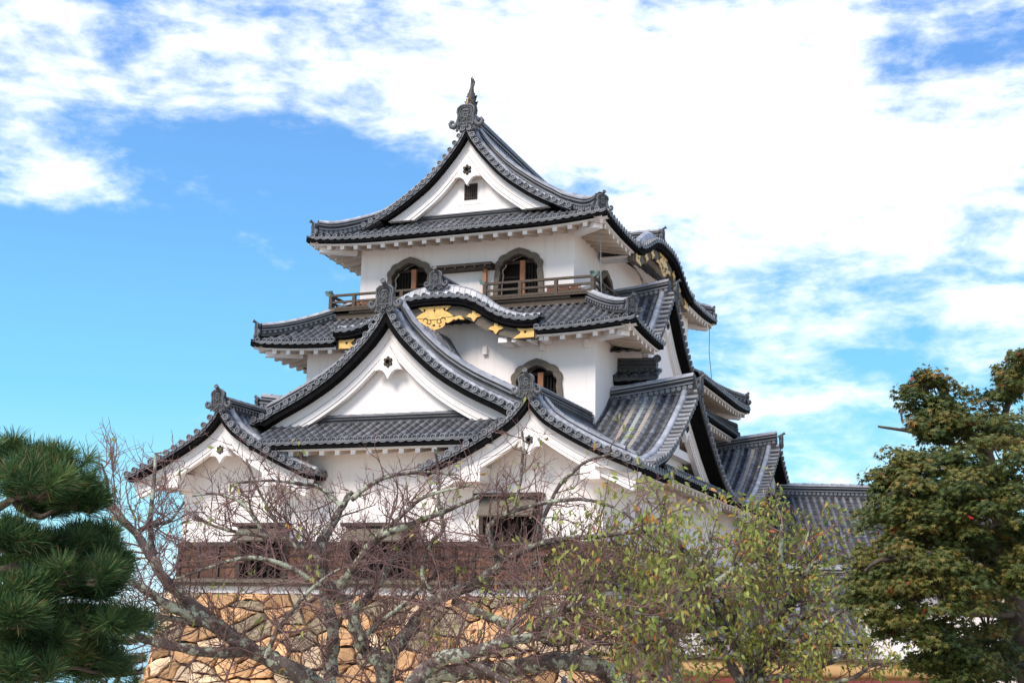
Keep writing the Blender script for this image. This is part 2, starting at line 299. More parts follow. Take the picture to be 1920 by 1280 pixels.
# ------------------------------------------------------------------ roof kit
def slope(T, B, Wt, O, e, n, a0, a1, h, top, lift=lambda a: 0.0, low=None, ov=1.2, pitch=0.275, eave=True, raft=True, pans=None, r=0.078, hz=None):
    """tiled slope. T tiles (mats 0 tile, 1 tan, 2 jade, 3 pan), B black eave board, Wt white fascia and rafter ends, shade-toned soffit and rafters.
    O eave origin, e along the eave, n inward, a0..a1 extent, h(d) height profile, top(a) end of a row."""
    O, e, n = V(O), V(e).normalized(), V(n).normalized()
    K = max(1, round((a1 - a0) / pitch)); p = (a1 - a0) / K
    low = low or (lambda a: 0.0)
    def P(a, d, k=0.0, sx=0.0):
        z = hz(a, d) if hz else h(d) + lift(a) * max(0.0, 1 - d / 1.8) ** 2
        return O + e * (a + sx) + n * d + Z * (z + k)
    st = 0.15
    for k in range(K):
        aL, aR = a0 + k * p, a0 + (k + 1) * p; am = (aL + aR) / 2
        tL, tR = top(aL), top(aR)
        if abs(tL - tR) > .6: tL = tR = min(tL, tR)
        l = min(low(aL), low(aR)); tm = max(tL, tR)
        if tm - l < 0.03: continue
        mi = pans(k) if pans else 0
        d = l
        while d < tm - 1e-3:
            d2 = min(d + st, tm); tt = random.random()
            c = lambda x, t_: min(x, t_)
            if mi == 0:
                vs = [P(aL, c(d, tL), .05), P(am, c(d, tm), .02), P(aR, c(d, tR), .05), P(aR, c(d2, tR), .005), P(am, c(d2, tm), -.025), P(aL, c(d2, tL), .005),
                      P(aL, c(d, tL), -.005), P(am, c(d, tm), -.035), P(aR, c(d, tR), -.005)]
                T.add(vs, [(0, 1, 4, 5), (1, 2, 3, 4), (6, 7, 1, 0), (7, 8, 2, 1)], 3, False, tt)
            else:
                T.add([P(aL, c(d, tL), .03), P(aR, c(d, tR), .03), P(aR, c(d2, tR), .024), P(aL, c(d2, tL), .024)], [(0, 1, 2, 3)], mi, False, tt)
            d = d2
    ths = [math.pi * j / 4 for j in range(5)]
    for k in range(K + 1):
        a = a0 + k * p; t_ = top(a); l = low(a)
        if t_ - l < 0.12: continue
        a_ = min(max(a, a0 + .03), a1 - .03)
        d = l - (0.04 if eave else 0); L_ = 0.3
        while d < t_ - 1e-3:
            d2 = min(d + L_, t_)
            vs = []
            for dd, rr in ((d, r), (d2 - .012, r * .95), (d2 - .012, r * .85), (d2, r * .85)):
                s_ = (h(dd + .05) - h(max(0, dd - .05))) / (0.1 if dd > .05 else .05 + dd)
                nn = (Z - n * s_).normalized()
                c = P(a_, dd, .01)
                vs += [c + e * (math.cos(t) * rr) + nn * (math.sin(t) * rr) for t in ths]
            T.add(vs, [(g * 5 + j, g * 5 + j + 1, g * 5 + 6 + j, g * 5 + 5 + j) for g in range(3) for j in range(4)], 0, True, random.random())
            d = d2
        if eave:
            T.disc(P(a_, l, .022) - n * .05, -n, r * 1.12, .1, 0)
        if eave and k < K:
            # drip tile hanging between two round ends, sagging in the middle
            aR = a + p; vs = []
            for j in range(5):
                q = j / 4; sag = -.028 * math.sin(math.pi * q)
                vs += [P(a + p * q, l, .03 + sag) - n * .03, P(a + p * q, l, -.06 + sag * 1.2) - n * .03]
            T.add(vs, [(2 * j, 2 * j + 1, 2 * j + 3, 2 * j + 2) for j in range(4)], 0, False, .75)
            vs = []
            for j in range(5):
                q = j / 4; sag = -.028 * math.sin(math.pi * q)
                vs += [P(a + p * q, l, .005 + sag) - n * .045, P(a + p * q, l, -.025 + sag * 1.1) - n * .045]
            T.add(vs, [(2 * j, 2 * j + 1, 2 * j + 3, 2 * j + 2) for j in range(4)], 0, False, .15)
    if not eave: return
    seg = max(2, int((a1 - a0) / .5))
    def strip(M, d0, z0, d1, z1, mi=0):
        vs = []
        for j in range(seg + 1):
            a = a0 + (a1 - a0) * j / seg
            vs += [P(a, 0, z0) + n * d0, P(a, 0, z1) + n * d1]
        M.add(vs, [(2 * j, 2 * j + 1, 2 * j + 3, 2 * j + 2) for j in range(seg)], mi, False, .5)
    strip(B, -.0, -.03, .0, -.17); strip(B, .0, -.17, .16, -.19); strip(B, .0, -.03, .3, .03)
    if Wt is None: return
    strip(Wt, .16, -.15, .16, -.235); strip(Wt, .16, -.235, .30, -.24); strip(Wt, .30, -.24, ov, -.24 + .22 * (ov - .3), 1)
    if raft:
        q = max(1, round((a1 - a0) / .5))
        for j in range(q):
            a = a0 + (a1 - a0) * (j + .5) / q
            z0 = -.235 - .13
            o = P(a, 0, z0) + n * .24 - e * .075
            t0 = P(a, 0, z0 + .22 * (ov - .3)) + n * ov - e * .075
            Wt.add([o, o + e * .15, o + e * .15 + Z * .15, o + Z * .15, t0, t0 + e * .15, t0 + e * .15 + Z * .15, t0 + Z * .15],
                   [(7, 6, 5, 4), (0, 4, 5, 1), (1, 5, 6, 2), (2, 6, 7, 3), (3, 7, 4, 0)], 1, False, .5)
            Wt.add([o, o + e * .15, o + e * .15 + Z * .15, o + Z * .15], [(0, 1, 2, 3)], 0, False, .5)

def ridge(T, pts, w=.2, h=.45, discs=True, capr=None):
    """built-up ridge: courses of flat tiles, a band of round tiles, a pale cap (mats 0 dark weathered, 1 tile, 2 cap)"""
    pts = [V(p) for p in pts]; n = len(pts)
    sd = []
    for i in range(n):
        d = pts[min(i + 1, n - 1)] - pts[max(i - 1, 0)]; d.z = 0
        sd.append(Z.cross(d.normalized()))
    prof = [(1.0, -.25, 3), (1.0, .30, 1), (1.30, .30, 1), (1.30, .385, 2), (.86, .39, 3), (.84, .58, 1), (1.2, .58, 1), (1.2, .66, 2), (.8, .67, 3), (.78, .78, 2), (1.05, .78, 2), (1.05, .88, 2), (.5, .95, 2)]
    for s_ in (1, -1):
        vs = [pts[i] + sd[i] * (s_ * w * a) + Z * (h * b) for i in range(n) for a, b, _ in prof]
        k = len(prof)
        for i in range(n - 1):
            for j in range(k - 1):
                T.add([vs[i * k + j], vs[i * k + j + 1], vs[(i + 1) * k + j + 1], vs[(i + 1) * k + j]], [(0, 1, 2, 3)], prof[j][2], False, .3 + .4 * random.random())
    for q in (0, n - 1):
        T.add([pts[q] + sd[q] * (s_ * w * a) + Z * (h * b) for s_, pr in ((1, prof), (-1, prof[::-1])) for a, b, _ in pr], [tuple(range(2 * len(prof)))], 0)
    # resample for band tiles and cap tiles
    L = [0]
    for i in range(1, n): L.append(L[-1] + (pts[i] - pts[i - 1]).length)
    def at(s_):
        for i in range(n - 1):
            if s_ <= L[i + 1] + 1e-6:
                f = (s_ - L[i]) / max(1e-6, L[i + 1] - L[i]); return pts[i].lerp(pts[i + 1], f), sd[i].lerp(sd[i + 1], f).normalized()
        return pts[-1], sd[-1]
    if discs:
        m = max(1, int(L[-1] / .17))
        for j in range(m):
            p, s0 = at((j + .5) * L[-1] / m)
            for s_ in (1, -1):
                c = p + s0 * (s_ * w * 1.0) + Z * (h * .15); ax = s0 * s_
                a = (Z - ax * ax.z).normalized(); b = ax.cross(a); rr = min(.075, h * .15)
                ring = [c + ax * .03 + (a * math.cos(math.pi * 2 * i / 8) + b * math.sin(math.pi * 2 * i / 8)) * rr for i in range(8)]
                rng2 = [x - ax * .03 for x in ring]
                T.add(ring + rng2, [tuple(range(8))] + [(i, (i + 1) % 8, 8 + (i + 1) % 8, 8 + i) for i in range(8)], 1, False, .2 + .3 * random.random())
    cr = capr or w * .62
    m = max(1, round(L[-1] / .38)); ths = [math.pi * j / 6 for j in range(7)]
    for j in range(m):
        p0, s0 = at(j * L[-1] / m); p1, s1 = at((j + 1) * L[-1] / m - .012)
        vs = []
        for p, s_, rr in ((p0, s0, cr), (p1, s1, cr * .9)):
            vs += [p + s_ * (math.cos(t) * rr) + Z * (h * .9 + math.sin(t) * rr * .75) for t in ths]
        T.add(vs, [(i, i + 1, 8 + i, 7 + i) for i in range(6)] + [tuple(range(7))], 2, True, random.random())

def oni(M, O, X, Y, s=1.0, horn=True):
    """ridge-end tile: shield with rolled rim, relief in the middle, scrolled feet, horn tile on top"""
    O, X, Y = V(O), V(X), V(Y)
    P = lambda x, z, y=0.0: O + X * (x * s) + Z * (z * s) + Y * (y * s)
    half = [(.30, .0), (.33, .25), (.31, .45), (.36, .58), (.34, .72), (.22, .82), (.12, .84)]
    out_ = half + [(-x, z) for x, z in half[::-1]]
    M.prism([(x * s, z * s) for x, z in out_], O, X, Y, -.14 * s, .05 * s, 1, .35)
    inner = [(x * .74, .1 + z * .8) for x, z in out_]
    M.tube([P(x, z, .07) for x, z in out_], .055 * s, 6, 0, True, .6)
    M.tube([P(x, z, .06) for x, z in inner] + [P(*inner[0], .06)], .03 * s, 5, 0, True, .75)
    # relief flower
    M.disc(P(0, .42, .1), Y, .12 * s, .06 * s, 0, 10, .6)
    for q in range(6):
        a = math.pi * 2 * q / 6
        M.disc(P(.17 * math.cos(a), .42 + .17 * math.sin(a), .085), Y, .06 * s, .05 * s, 0, 7, .35)
    M.prism([(-.14 * s, .62 * s), (.14 * s, .62 * s), (.09 * s, .7 * s), (-.09 * s, .7 * s)], O, X, Y, .04 * s, .1 * s, 0, .8)
    for q in (1, -1):
        # foot scroll
        pts = [(.31, .42), (.36, .2), (.42, .06), (.53, -.02), (.64, .03), (.69, .15), (.63, .25), (.55, .23), (.54, .15)]
        M.tube([P(q * x, z, 0) for x, z in pts], [v * s for v in (.07, .085, .095, .1, .095, .085, .07, .055, .04)], 7, 0, True, .55)
        M.disc(P(q * .22, -.08, .06), Y, .13 * s, .12 * s, 0, 9, .45)
        M.tube([P(q * .22, .12, .0), P(q * .36, -.1, .0), P(q * .42, -.2, 0.)], [.09 * s, .08 * s, .05 * s], 6, 0, True, .4)
    if horn:
        M.tube([P(0, .72, -.25), P(0, .86, .05), P(0, 1.0, .28)], [.085 * s, .09 * s, .095 * s], 8, 0, True, .5)
        M.disc(P(0, 1.0, .30), (Y * .88 + Z * .45), .12 * s, .06 * s, 0, 12, .7)
    M.disc(P(0, .02, .12), Y, .1 * s, .2 * s, 0, 10, .8)

def band(M, ev, o1, o2, O, X, Y, y0, y1, xm, zfoot, m=0, n=26, t=.5, wd=0.0, base=0.0):
    """board that follows a rake curve between two offsets, both halves, extruded y0..y1"""
    def off(o):
        pts = []
        for i in range(n + 1):
            x = xm * i / n; dz = (ev(x + .01) - ev(max(0, x - .01))) / (.02 if x > .01 else .01 + x)
            l = math.hypot(1, dz); oo = base + (o - base) * (1 + wd * x / xm) if o > base else o
            pts.append((x + dz / l * oo, ev(x) - oo / l))
        # apex clip
        for i in range(n):
            if pts[i][0] < 0 <= pts[i + 1][0]:
                f = -pts[i][0] / (pts[i + 1][0] - pts[i][0]); zc = pts[i][1] + f * (pts[i + 1][1] - pts[i][1])
                for j in range(i + 1): pts[j] = (0.0, zc)
                break
        if zfoot is not None:
            for i in range(n):
                if pts[i][1] >= zfoot > pts[i + 1][1]:
                    f = (pts[i][1] - zfoot) / (pts[i][1] - pts[i + 1][1]); c = (pts[i][0] + f * (pts[i + 1][0] - pts[i][0]), zfoot)
                    for j in range(i + 1, n + 1): pts[j] = c
                    break
        return pts
    A, Bq = off(o1), off(o2)
    O, X, Y = V(O), V(X), V(Y)
    P = lambda p, y, q: O + X * (q * p[0]) + Z * p[1] + Y * y
    for q in (1, -1):
        vs = []
        for i in range(n + 1): vs += [P(A[i], y1, q), P(Bq[i], y1, q), P(A[i], y0, q), P(Bq[i], y0, q)]
        fs = []
        for i in range(n):
            a, b = 4 * i, 4 * i + 4
            fs += [(a, a + 1, b + 1, b), (a + 2, b + 2, b + 3, a + 3), (a, b, b + 2, a + 2), (a + 1, a + 3, b + 3, b + 1)]
        fs.append((4 * n, 4 * n + 1, 4 * n + 3, 4 * n + 2))
        M.add(vs, fs, m, False, t)
    return A, Bq

FLOWER = [(math.cos(a) * r_, math.sin(a) * r_) for k in range(6) for a, r_ in ((math.pi * (k / 3 + .5) - .36, .82), (math.pi * (k / 3 + .5) - .17, 1), (math.pi * (k / 3 + .5) + .17, 1), (math.pi * (k / 3 + .5) + .36, .82), (math.pi * (k / 3 + 2 / 3), .7))]

def gable(part, O, X, Y, ev, xm, zfoot, zbase, dep, bw=.5, blk=.2, pend=.42, label=None, foot=None, onis=.8, tymp=True, pend_dz=0.0, vent=False, rc=.2):
    """gable end: tympanum, bargeboards, pendant, verge tiles, black verge board, ridge-end tile."""
    O, X, Y = V(O), V(X), V(Y)
    Tm = MB(); Wt = MB(); B = MB(); Wd = MB(); Pm = MB()
    # verge tiles spaced along the rake
    L = [0.0]; n = 120; xs = [xm * i / n for i in range(n + 1)]
    for i in range(n): L.append(L[-1] + math.hypot(xs[i + 1] - xs[i], ev(xs[i + 1]) - ev(xs[i])))
    cnt = int(L[-1] / .29)
    def at(s_):
        for i in range(n):
            if s_ <= L[i + 1] + 1e-9:
                f = (s_ - L[i]) / (L[i + 1] - L[i]); x = xs[i] + f * (xs[i + 1] - xs[i]); return x, ev(x)
        return xm, ev(xm)
    for q in (1, -1):
        for k in range(cnt + 1):
            x, z = at(L[-1] * (k + .35) / (cnt + .5))
            dz = (ev(x + .02) - ev(x)) / .02; l = math.hypot(1, dz)
            c = O + X * (q * (x - dz / l * .03)) + Z * (z + .03 / l) + Y * .02
            sl = X * (q / l) + Z * (dz / l)
            ax = (Y + sl * .0).normalized()
            Tm.tube([c - ax * .36 - Z * .01, c], [.072, .08], 8, 0, False, random.random())
            Tm.disc(c + ax * .02, ax, .094, .06, 0, 10)
            # thin flat tiles under each round one
            for w_, o_, tt in ((.0, -.055, .7), (.02, -.085, .2), (.0, -.115, .6)):
                a = c + sl * .0 + V((0, 0, 0)) - Y * (.02 + w_)
                up = (Z * (1 / l) - X * (q * dz / l))
                Tm.box(a - sl * .15 + up * (o_ - .012), sl * .27, -Y * .3, up * .024, 0, tt)
        # smooth cover row lying inside the verge
        pts = [];
        for i in range(0, n + 1, 4):
            x = xs[i]; dz = (ev(x + .02) - ev(max(0, x - .02))) / (.04 if x > .02 else .02 + x); l = math.hypot(1, dz)
            pts.append(O + X * (q * (x - dz / l * .07)) + Z * (ev(x) + .07 / l) - Y * .42)
        for i in range(len(pts) - 1):
            Tm.tube([pts[i], pts[i].lerp(pts[i + 1], .97)], [.105, .095], 8, 1, True, random.random())
    band(B, ev, .10, .10 + blk, O, X, Y, -.4 - rc, -.05, xm, zfoot, 0)
    o1 = .10 + blk
    Ow = O - Y * rc
    kw = dict(wd=.30, base=o1)
    for f0, f1, y_, m_ in ((-.02, .46, -.13, 0), (.46, .49, -.16, 1), (.49, .80, -.145, 0), (.80, .83, -.18, 1), (.83, 1.0, -.165, 0)):
        A, Bq = band(Wt, ev, o1 + bw * f0, o1 + bw * f1, Ow, X, Y, -.34, y_, xm, zfoot, m_, **kw)
    # plastered underside behind the board back to the wall
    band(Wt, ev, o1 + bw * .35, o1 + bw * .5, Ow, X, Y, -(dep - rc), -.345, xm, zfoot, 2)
    # pendant
    ap = Bq[0][1]
    p = pend
    zt = ap + .12
    half = [(.0, zt), (.62 * p, ap - .62 * p), (.80 * p, ap - 1.02 * p), (1.02 * p, ap - 1.36 * p), (.86 * p, ap - 1.33 * p), (.66 * p, ap - 1.31 * p), (.46 * p, ap - 1.37 * p), (.27 * p, ap - 1.53 * p), (.12 * p, ap - 1.76 * p), (.0, ap - 1.98 * p)]
    poly = half + [(-x, z) for x, z in half[-2:0:-1]]
    poly = [(x, z + pend_dz) for x, z in poly]
    Pm.prism(poly, Ow, X, Y, -.2, -.06)
    fl = [(a * .35 * p, b * .38 * p + ap - .80 * p + pend_dz) for a, b in FLOWER]
    Fm = MB(); Fm.prism(fl, Ow, X, Y, -.08, -.03)
    for k in range(6):
        a = math.pi * (k / 3 + .5)
        Fm.disc(Ow + X * (.22 * p * math.cos(a)) + Z * (ap - .80 * p + pend_dz + .24 * p * math.sin(a)) + Y * -.012, Y, .09 * p, .03, 1, 7)
    Fm.disc(Ow + Z * (ap - .80 * p + pend_dz) + Y * .0, Y, .11 * p, .04, 0, 8)
    if tymp:
        # wall behind, from the board's inner edge down to zbase
        for q in (1, -1):
            for i in range(len(Bq) - 1):
                (x0, z0), (x1, z1) = Bq[i], Bq[i + 1]
                x0 += .0; z0 += .16; z1 += .16
                if z0 < zbase and z1 < zbase: continue
                if x1 - x0 < 1e-4: continue
                Wd.add([O + X * (q * x0) + Z * z0 - Y * dep, O + X * (q * x1) + Z * z1 - Y * dep, O + X * (q * x1) + Z * zbase - Y * dep, O + X * (q * x0) + Z * zbase - Y * dep], [(0, 1, 2, 3)], 0, False, .5)
        if vent:
            vx, v0, v1 = .24, *vent
            Wd.prism([(-vx - .22, v0 - .16), (vx + .22, v0 - .16), (vx + .22, v1 + .12), (-vx - .22, v1 + .12)], O - Y * dep, X, Y, .0, .012)
            Wd.prism([(-vx, v0), (vx, v0), (vx, v1), (-vx, v1)], O - Y * dep, X, Y, .013, .02, 1)
            for k in range(6):
                x = -vx + .04 + k * (2 * vx - .08) / 5
                Wd.box(O - Y * (dep - .02) + X * (x - .014) + Z * v0, X * .028, Y * .03, Z * (v1 - v0), 2)
            for k in range(4):
                z = v0 + .06 + k * (v1 - v0 - .12) / 3
                Wd.box(O - Y * (dep - .018) + X * -vx + Z * (z - .012), X * (2 * vx), Y * .024, Z * .024, 2)
    g = Wd.build('gable', [M_WHITE, M_DARK, M_WOODD], part, label)
    Tm.build('verge_tiles', [M_TILE, M_CAP], g); B.build('verge_board', M_BLACK, g)
    Wt.build('bargeboard', [M_TRIM, M_LINE, M_SOFF], g); Pm.build('pendant', M_TRIM, g); Fm.build('pendant_flower', [M_BLACK, M_WOODG], g)
    if onis:
        Om = MB(); oni(Om, O + Z * (ev(0) + .02) + Y * .04, X, Y, onis); Om.build('ridge_end_tile', [M_ONI, M_PAN], g)
    return g

def wall_holes(M, O, X, outer, holes, m=0, reveal=.3, inn=None):
    """flat wall with openings; the cut edges run back as reveals"""
    O, X = V(O), V(X); Nn = X.cross(Z)           # outward
    bm = bmesh.new(); es = []
    for loop in [outer] + holes:
        vv = [bm.verts.new((x, z, 0)) for x, z in loop]
        es += [bm.edges.new((vv[i], vv[(i + 1) % len(vv)])) for i in range(len(vv))]
    bmesh.ops.triangle_fill(bm, edges=es, use_beauty=True)
    bm.verts.index_update()
    T_ = lambda x, z, y=0: O + X * x + Z * z - Nn * y
    vs = [T_(v.co.x, v.co.y) for v in bm.verts]
    fs = [tuple(v.index for v in f.verts) for f in bm.faces]
    M.add(vs, fs, m, False, .5); bm.free()
    for lp in holes:
        n = len(lp)
        M.add([T_(x, z) for x, z in lp] + [T_(x, z, reveal) for x, z in lp], [(i, (i + 1) % n, n + (i + 1) % n, n + i) for i in range(n)], m, False, .5)

def ogee(w, H, sh=.56, n=15, inset=0.0, lob=3, bump=.06):
    """bell-shaped window outline, lobed shoulders and a pointed tip; x half width w, height H"""
    r_ = []
    w -= inset
    r_.append((w * 1.02, inset * 0)); r_.append((w * 1.0, H * sh * .5)); 
    for i in range(n + 1):
        t = i / n; a = math.pi / 2 * t
        ex = w * .97 * math.cos(a) ** .85 if t < 1 else 0
        ez = H * sh + (H * (1 - sh) * .82 - inset) * math.sin(a) ** .9
        k = 1 + bump * abs(math.sin(lob * math.pi * t)) - bump * .6
        tip = max(0, (t - .72) / .28) ** 2 * H * .075
        r_.append((ex * k, (ez - H * sh) * k + H * sh + tip))
    return r_ + [(-x, z) for x, z in r_[-2::-1]]
def ring_prism(M, A, Bq, O, X, Y, y0, y1, m=0):
    O, X, Y = V(O), V(X), V(Y); n = len(A)
    P = lambda p, y: O + X * p[0] + Z * p[1] + Y * y
    vs = [P(p, y1) for p in A] + [P(p, y1) for p in Bq] + [P(p, y0) for p in A] + [P(p, y0) for p in Bq]
    fs = []
    for i in range(n - 1):
        fs += [(i, i + 1, n + i + 1, n + i), (i, 2 * n + i, 2 * n + i + 1, i + 1), (n + i, n + i + 1, 3 * n + i + 1, 3 * n + i)]
    M.add(vs, fs, m, False, .5)
# ------------------------------------------------------------------ ground, lake
def ground_z(x, y):
    f = min(1, max(0, (y + 20) / 14))
    z = -1.6 * f * f * (3 - 2 * f)
    g = min(1, max(0, (x - 6) / 6)); z *= (1 - g * .55)
    d = max(0, -9.5 - x - max(0, (-12 - y)) * 1.3)
    z -= 0.75 * d if d > 0 else 0
    return max(z, -39)
gx = [-4000, -900, -300, -120, -60] + [-50 + i * 2 for i in range(66)] + [120, 400, 4000]; gy = [-400, -120, -60] + [-50 + i * 2 for i in range(56)] + [100, 300, 900, 4000]
gm = MB(); gv = [(x, y, -39.5 if (y > 90 or x < -200) and x < 40 else (ground_z(x, y) if x > -65 else -39)) for y in gy for x in gx]; w_ = len(gx)
gm.add(gv, [(j * w_ + i, j * w_ + i + 1, (j + 1) * w_ + i + 1, (j + 1) * w_ + i) for j in range(len(gy) - 1) for i in range(w_ - 1)], 0, True, .5)
tag(gm.build('ground', M_GROUND), 'pale gravel ground of the castle hilltop', 'ground', kind='structure')
lm = MB(); lm.add([(-8500, -2000, -38.6), (8500, -2000, -38.6), (8500, 8500, -38.6), (-8500, 8500, -38.6)], [(0, 1, 2, 3)])
tag(lm.build('lake', M_WATER), 'pale lake water far below the hilltop', 'lake', kind='structure')

# ------------------------------------------------------------------ stone base (battered, coursed rough stones)
base = thing('stone_base', (0, 0, -2), 'rough golden stone rampart under the white castle keep', 'stone wall')
def voronoi_face(M, O, X, N, Wd, Ht, lean, seed, cell=.72):
    """irregular stones filling a battered face; O bottom centre, X along, N outward, lean inward per metre of height"""
    rng = random.Random(seed); O, X, N = V(O), V(X), V(N)
    sx, sz = cell * 1.35, cell * .82; pts = []
    for j in range(int(Ht / sz) + 2):
        for i in range(int(Wd / sx) + 2):
            pts.append(((i + .5 * (j % 2) + rng.uniform(-.42, .42)) * sx - Wd / 2 - sx, (j + rng.uniform(-.4, .4)) * sz, rng.random()))
            if rng.random() < .75: pts.append(((i + .5 * (j % 2) + rng.uniform(.3, .7)) * sx - Wd / 2 - sx, (j + rng.uniform(.3, .7)) * sz, rng.random()))
    P = lambda x, z, y=0: O + X * x + Z * z - N * (lean * z - .0) + N * y
    M.add([P(-Wd / 2 - lean * 0, 0, -.1), P(Wd / 2, 0, -.1), P(Wd / 2 - lean * Ht, Ht, -.1), P(-Wd / 2 + lean * Ht, Ht, -.1)], [(0, 1, 2, 3)], 2, False, .5)
    for i, (px, pz, rr) in enumerate(pts):
        lim = lambda z: Wd / 2 - lean * z + .02
        poly = [(-Wd / 2 - .05, 0), (Wd / 2 + .05, 0), (lim(Ht), Ht), (-lim(Ht), Ht)]
        near = sorted(((qx - px) ** 2 + ((qz - pz) * 1.5) ** 2, qx, qz) for k, (qx, qz, _) in enumerate(pts) if k != i and abs(qx - px) < 2.6 and abs(qz - pz) < 2)[:14]
        for _, qx, qz in near:
            mx, mz = (px + qx) / 2, (pz + qz) / 2; nx, nz = qx - px, (qz - pz) * 2.2
            out_ = []
            for a in range(len(poly)):
                p, q = poly[a], poly[(a + 1) % len(poly)]
                dp = (p[0] - mx) * nx + (p[1] - mz) * nz; dq = (q[0] - mx) * nx + (q[1] - mz) * nz
                if dp <= 0: out_.append(p)
                if (dp < 0) != (dq < 0):
                    f = dp / (dp - dq); out_.append((p[0] + f * (q[0] - p[0]), p[1] + f * (q[1] - p[1])))
            poly = out_
            if len(poly) < 3: break
        if len(poly) < 3: continue
        ar = abs(sum(poly[a][0] * poly[(a + 1) % len(poly)][1] - poly[(a + 1) % len(poly)][0] * poly[a][1] for a in range(len(poly)))) / 2
        if ar < .012: continue
        cx = sum(p[0] for p in poly) / len(poly); cz = sum(p[1] for p in poly) / len(poly)
        # densify and roughen the outline
        pl = []
        for a in range(len(poly)):
            p, q = poly[a], poly[(a + 1) % len(poly)]
            el = math.hypot(q[0] - p[0], q[1] - p[1]); m = max(1, int(el / .14)); ux, uz = (q[1] - p[1]) / (el + 1e-6), -(q[0] - p[0]) / (el + 1e-6)
            for b in range(m):
                f = b / m; jj = rng.uniform(-.04, .012) if b else -.03; sg = 1 if (ux * (cx - p[0]) + uz * (cz - p[1])) < 0 else -1
                pl.append((p[0] + f * (q[0] - p[0]) + ux * sg * jj, p[1] + f * (q[1] - p[1]) + uz * sg * jj))
        k = len(pl); dep = rng.uniform(.03, .12); gap = .016; ta, tb = rng.uniform(-.1, .1), rng.uniform(-.1, .1)
        def ring(shr, y, jit):
            r_ = []
            for x, z in pl:
                dx, dz = x - cx, z - cz; l = math.hypot(dx, dz) + 1e-6; s_ = max(.1, (l - shr) / l)
                r_.append(P(cx + dx * s_ + rng.uniform(-jit, jit), cz + dz * s_ + rng.uniform(-jit, jit), y + rng.uniform(-jit, jit) + (ta * dx + tb * dz) * (1 if y > 0 else 0)))
            return r_
        r0 = ring(gap, -.1, 0); r1 = ring(gap * 1.3, dep * .6, .016); r2 = ring(.034, dep + .005, .014); r3 = ring(.11, dep + .02, .026)
        g = 1 if rng.random() < (.34 if pz > Ht - 1.5 else .05) and ar > .12 else (3 if rng.random() < .27 else 0)
        fs = []
        for q in range(3): fs += [(q * k + a, q * k + (a + 1) % k, (q + 1) * k + (a + 1) % k, (q + 1) * k + a) for a in range(k)]
        fs.append(tuple(3 * k + a for a in range(k)))
        M.add(r0 + r1 + r2 + r3, fs, g, False, rr)
sb = MB(); LEAN = .12; BH = 4.25; BZ = -2.05
hb = 6.72 + LEAN * BH
voronoi_face(sb, (0, -.22 - LEAN * BH, BZ), (1, 0, 0), (0, -1, 0), 2 * hb, BH, LEAN, 5)
voronoi_face(sb, (hb, 11.9, BZ), (0, 1, 0), (1, 0, 0), 24.24 + 2 * LEAN * BH, BH, LEAN, 6, .8)
voronoi_face(sb, (-hb, 11.9, BZ), (0, -1, 0), (-1, 0, 0), 24.24 + 2 * LEAN * BH, BH, LEAN, 8, .8)
sb.add([(-6.7, -.2, 2.19), (6.7, -.2, 2.19), (6.7, 24, 2.19), (-6.7, 24, 2.19)], [(0, 1, 2, 3)], 1)
sb.build('stonework', [M_STONE, M_STONEG, M_GAP, M_STONEC], base)

# ------------------------------------------------------------------ castle keep
keep = thing('castle_keep', (0, 0, 2.2), 'white three-storey castle keep with grey tiled gables and gold ornaments', 'castle')
tiers = [('ground', 6.5, 0.0, 23.8), ('mid', 4.97, 4.15, 19.7), ('top', 3.82, 5.45, 18.9)]

# ---- first storey
w1 = MB()
WIN1 = [(-4.42, -2.9, 2.62, 4.1), (-.9, 1.1, 2.64, 4.08), (3.1, 4.76, 3.58, 4.84)]
holes = [[(a, c), (b, c), (b, d), (a, d)] for a, b, c, d in WIN1]
wall_holes(w1, (0, 0, 0), (1, 0, 0), [(-6.5, 2.2), (6.5, 2.2), (6.5, 6.2), (-6.5, 6.2)], holes, 0, .3)
sl = [[(2.2, 4.55), (2.55, 4.55), (2.55, 4.85), (2.2, 4.85)], [(3.1, 4.3), (3.9, 4.3), (3.9, 4.75), (3.1, 4.75)]]
wall_holes(w1, (6.5, 0, 0), (0, 1, 0), [(0, 2.2), (23.8, 2.2), (23.8, 6.2), (0, 6.2)], sl, 0, .3)
w1.add([(-6.5, 0, 2.2), (-6.5, 23.8, 2.2), (-6.5, 23.8, 6.2), (-6.5, 0, 6.2), (6.5, 23.8, 2.2), (6.5, 23.8, 6.2)], [(0, 3, 2, 1), (1, 2, 5, 4)])
# plastered beams under the two front gables
for cx in (-4.74, 4.74):
    for dx in (-1.66, 1.66):
        w1.box((cx + dx - .26, -.85, 5.18), (.52, 0, 0), (0, .85, 0), (0, 0, .42), 0)
for y in (.9, 3.0, 5.4, 8.0): w1.box((6.5, y, 5.12), (.55, 0, 0), (0, .3, 0), (0, 0, .3), 0)
dk = MB()
dk.box((-6.2, .45, 2.3), (12.4, 0, 0), (0, .05, 0), (0, 0, 3.6)); dk.box((6.1, .5, 2.3), (.05, 0, 0), (0, 20, 0), (0, 0, 3.6))
wp = w1.build('wall', M_WHITE, keep, 'white plaster ground storey wall'); dk.build('interior', M_DARK, wp)
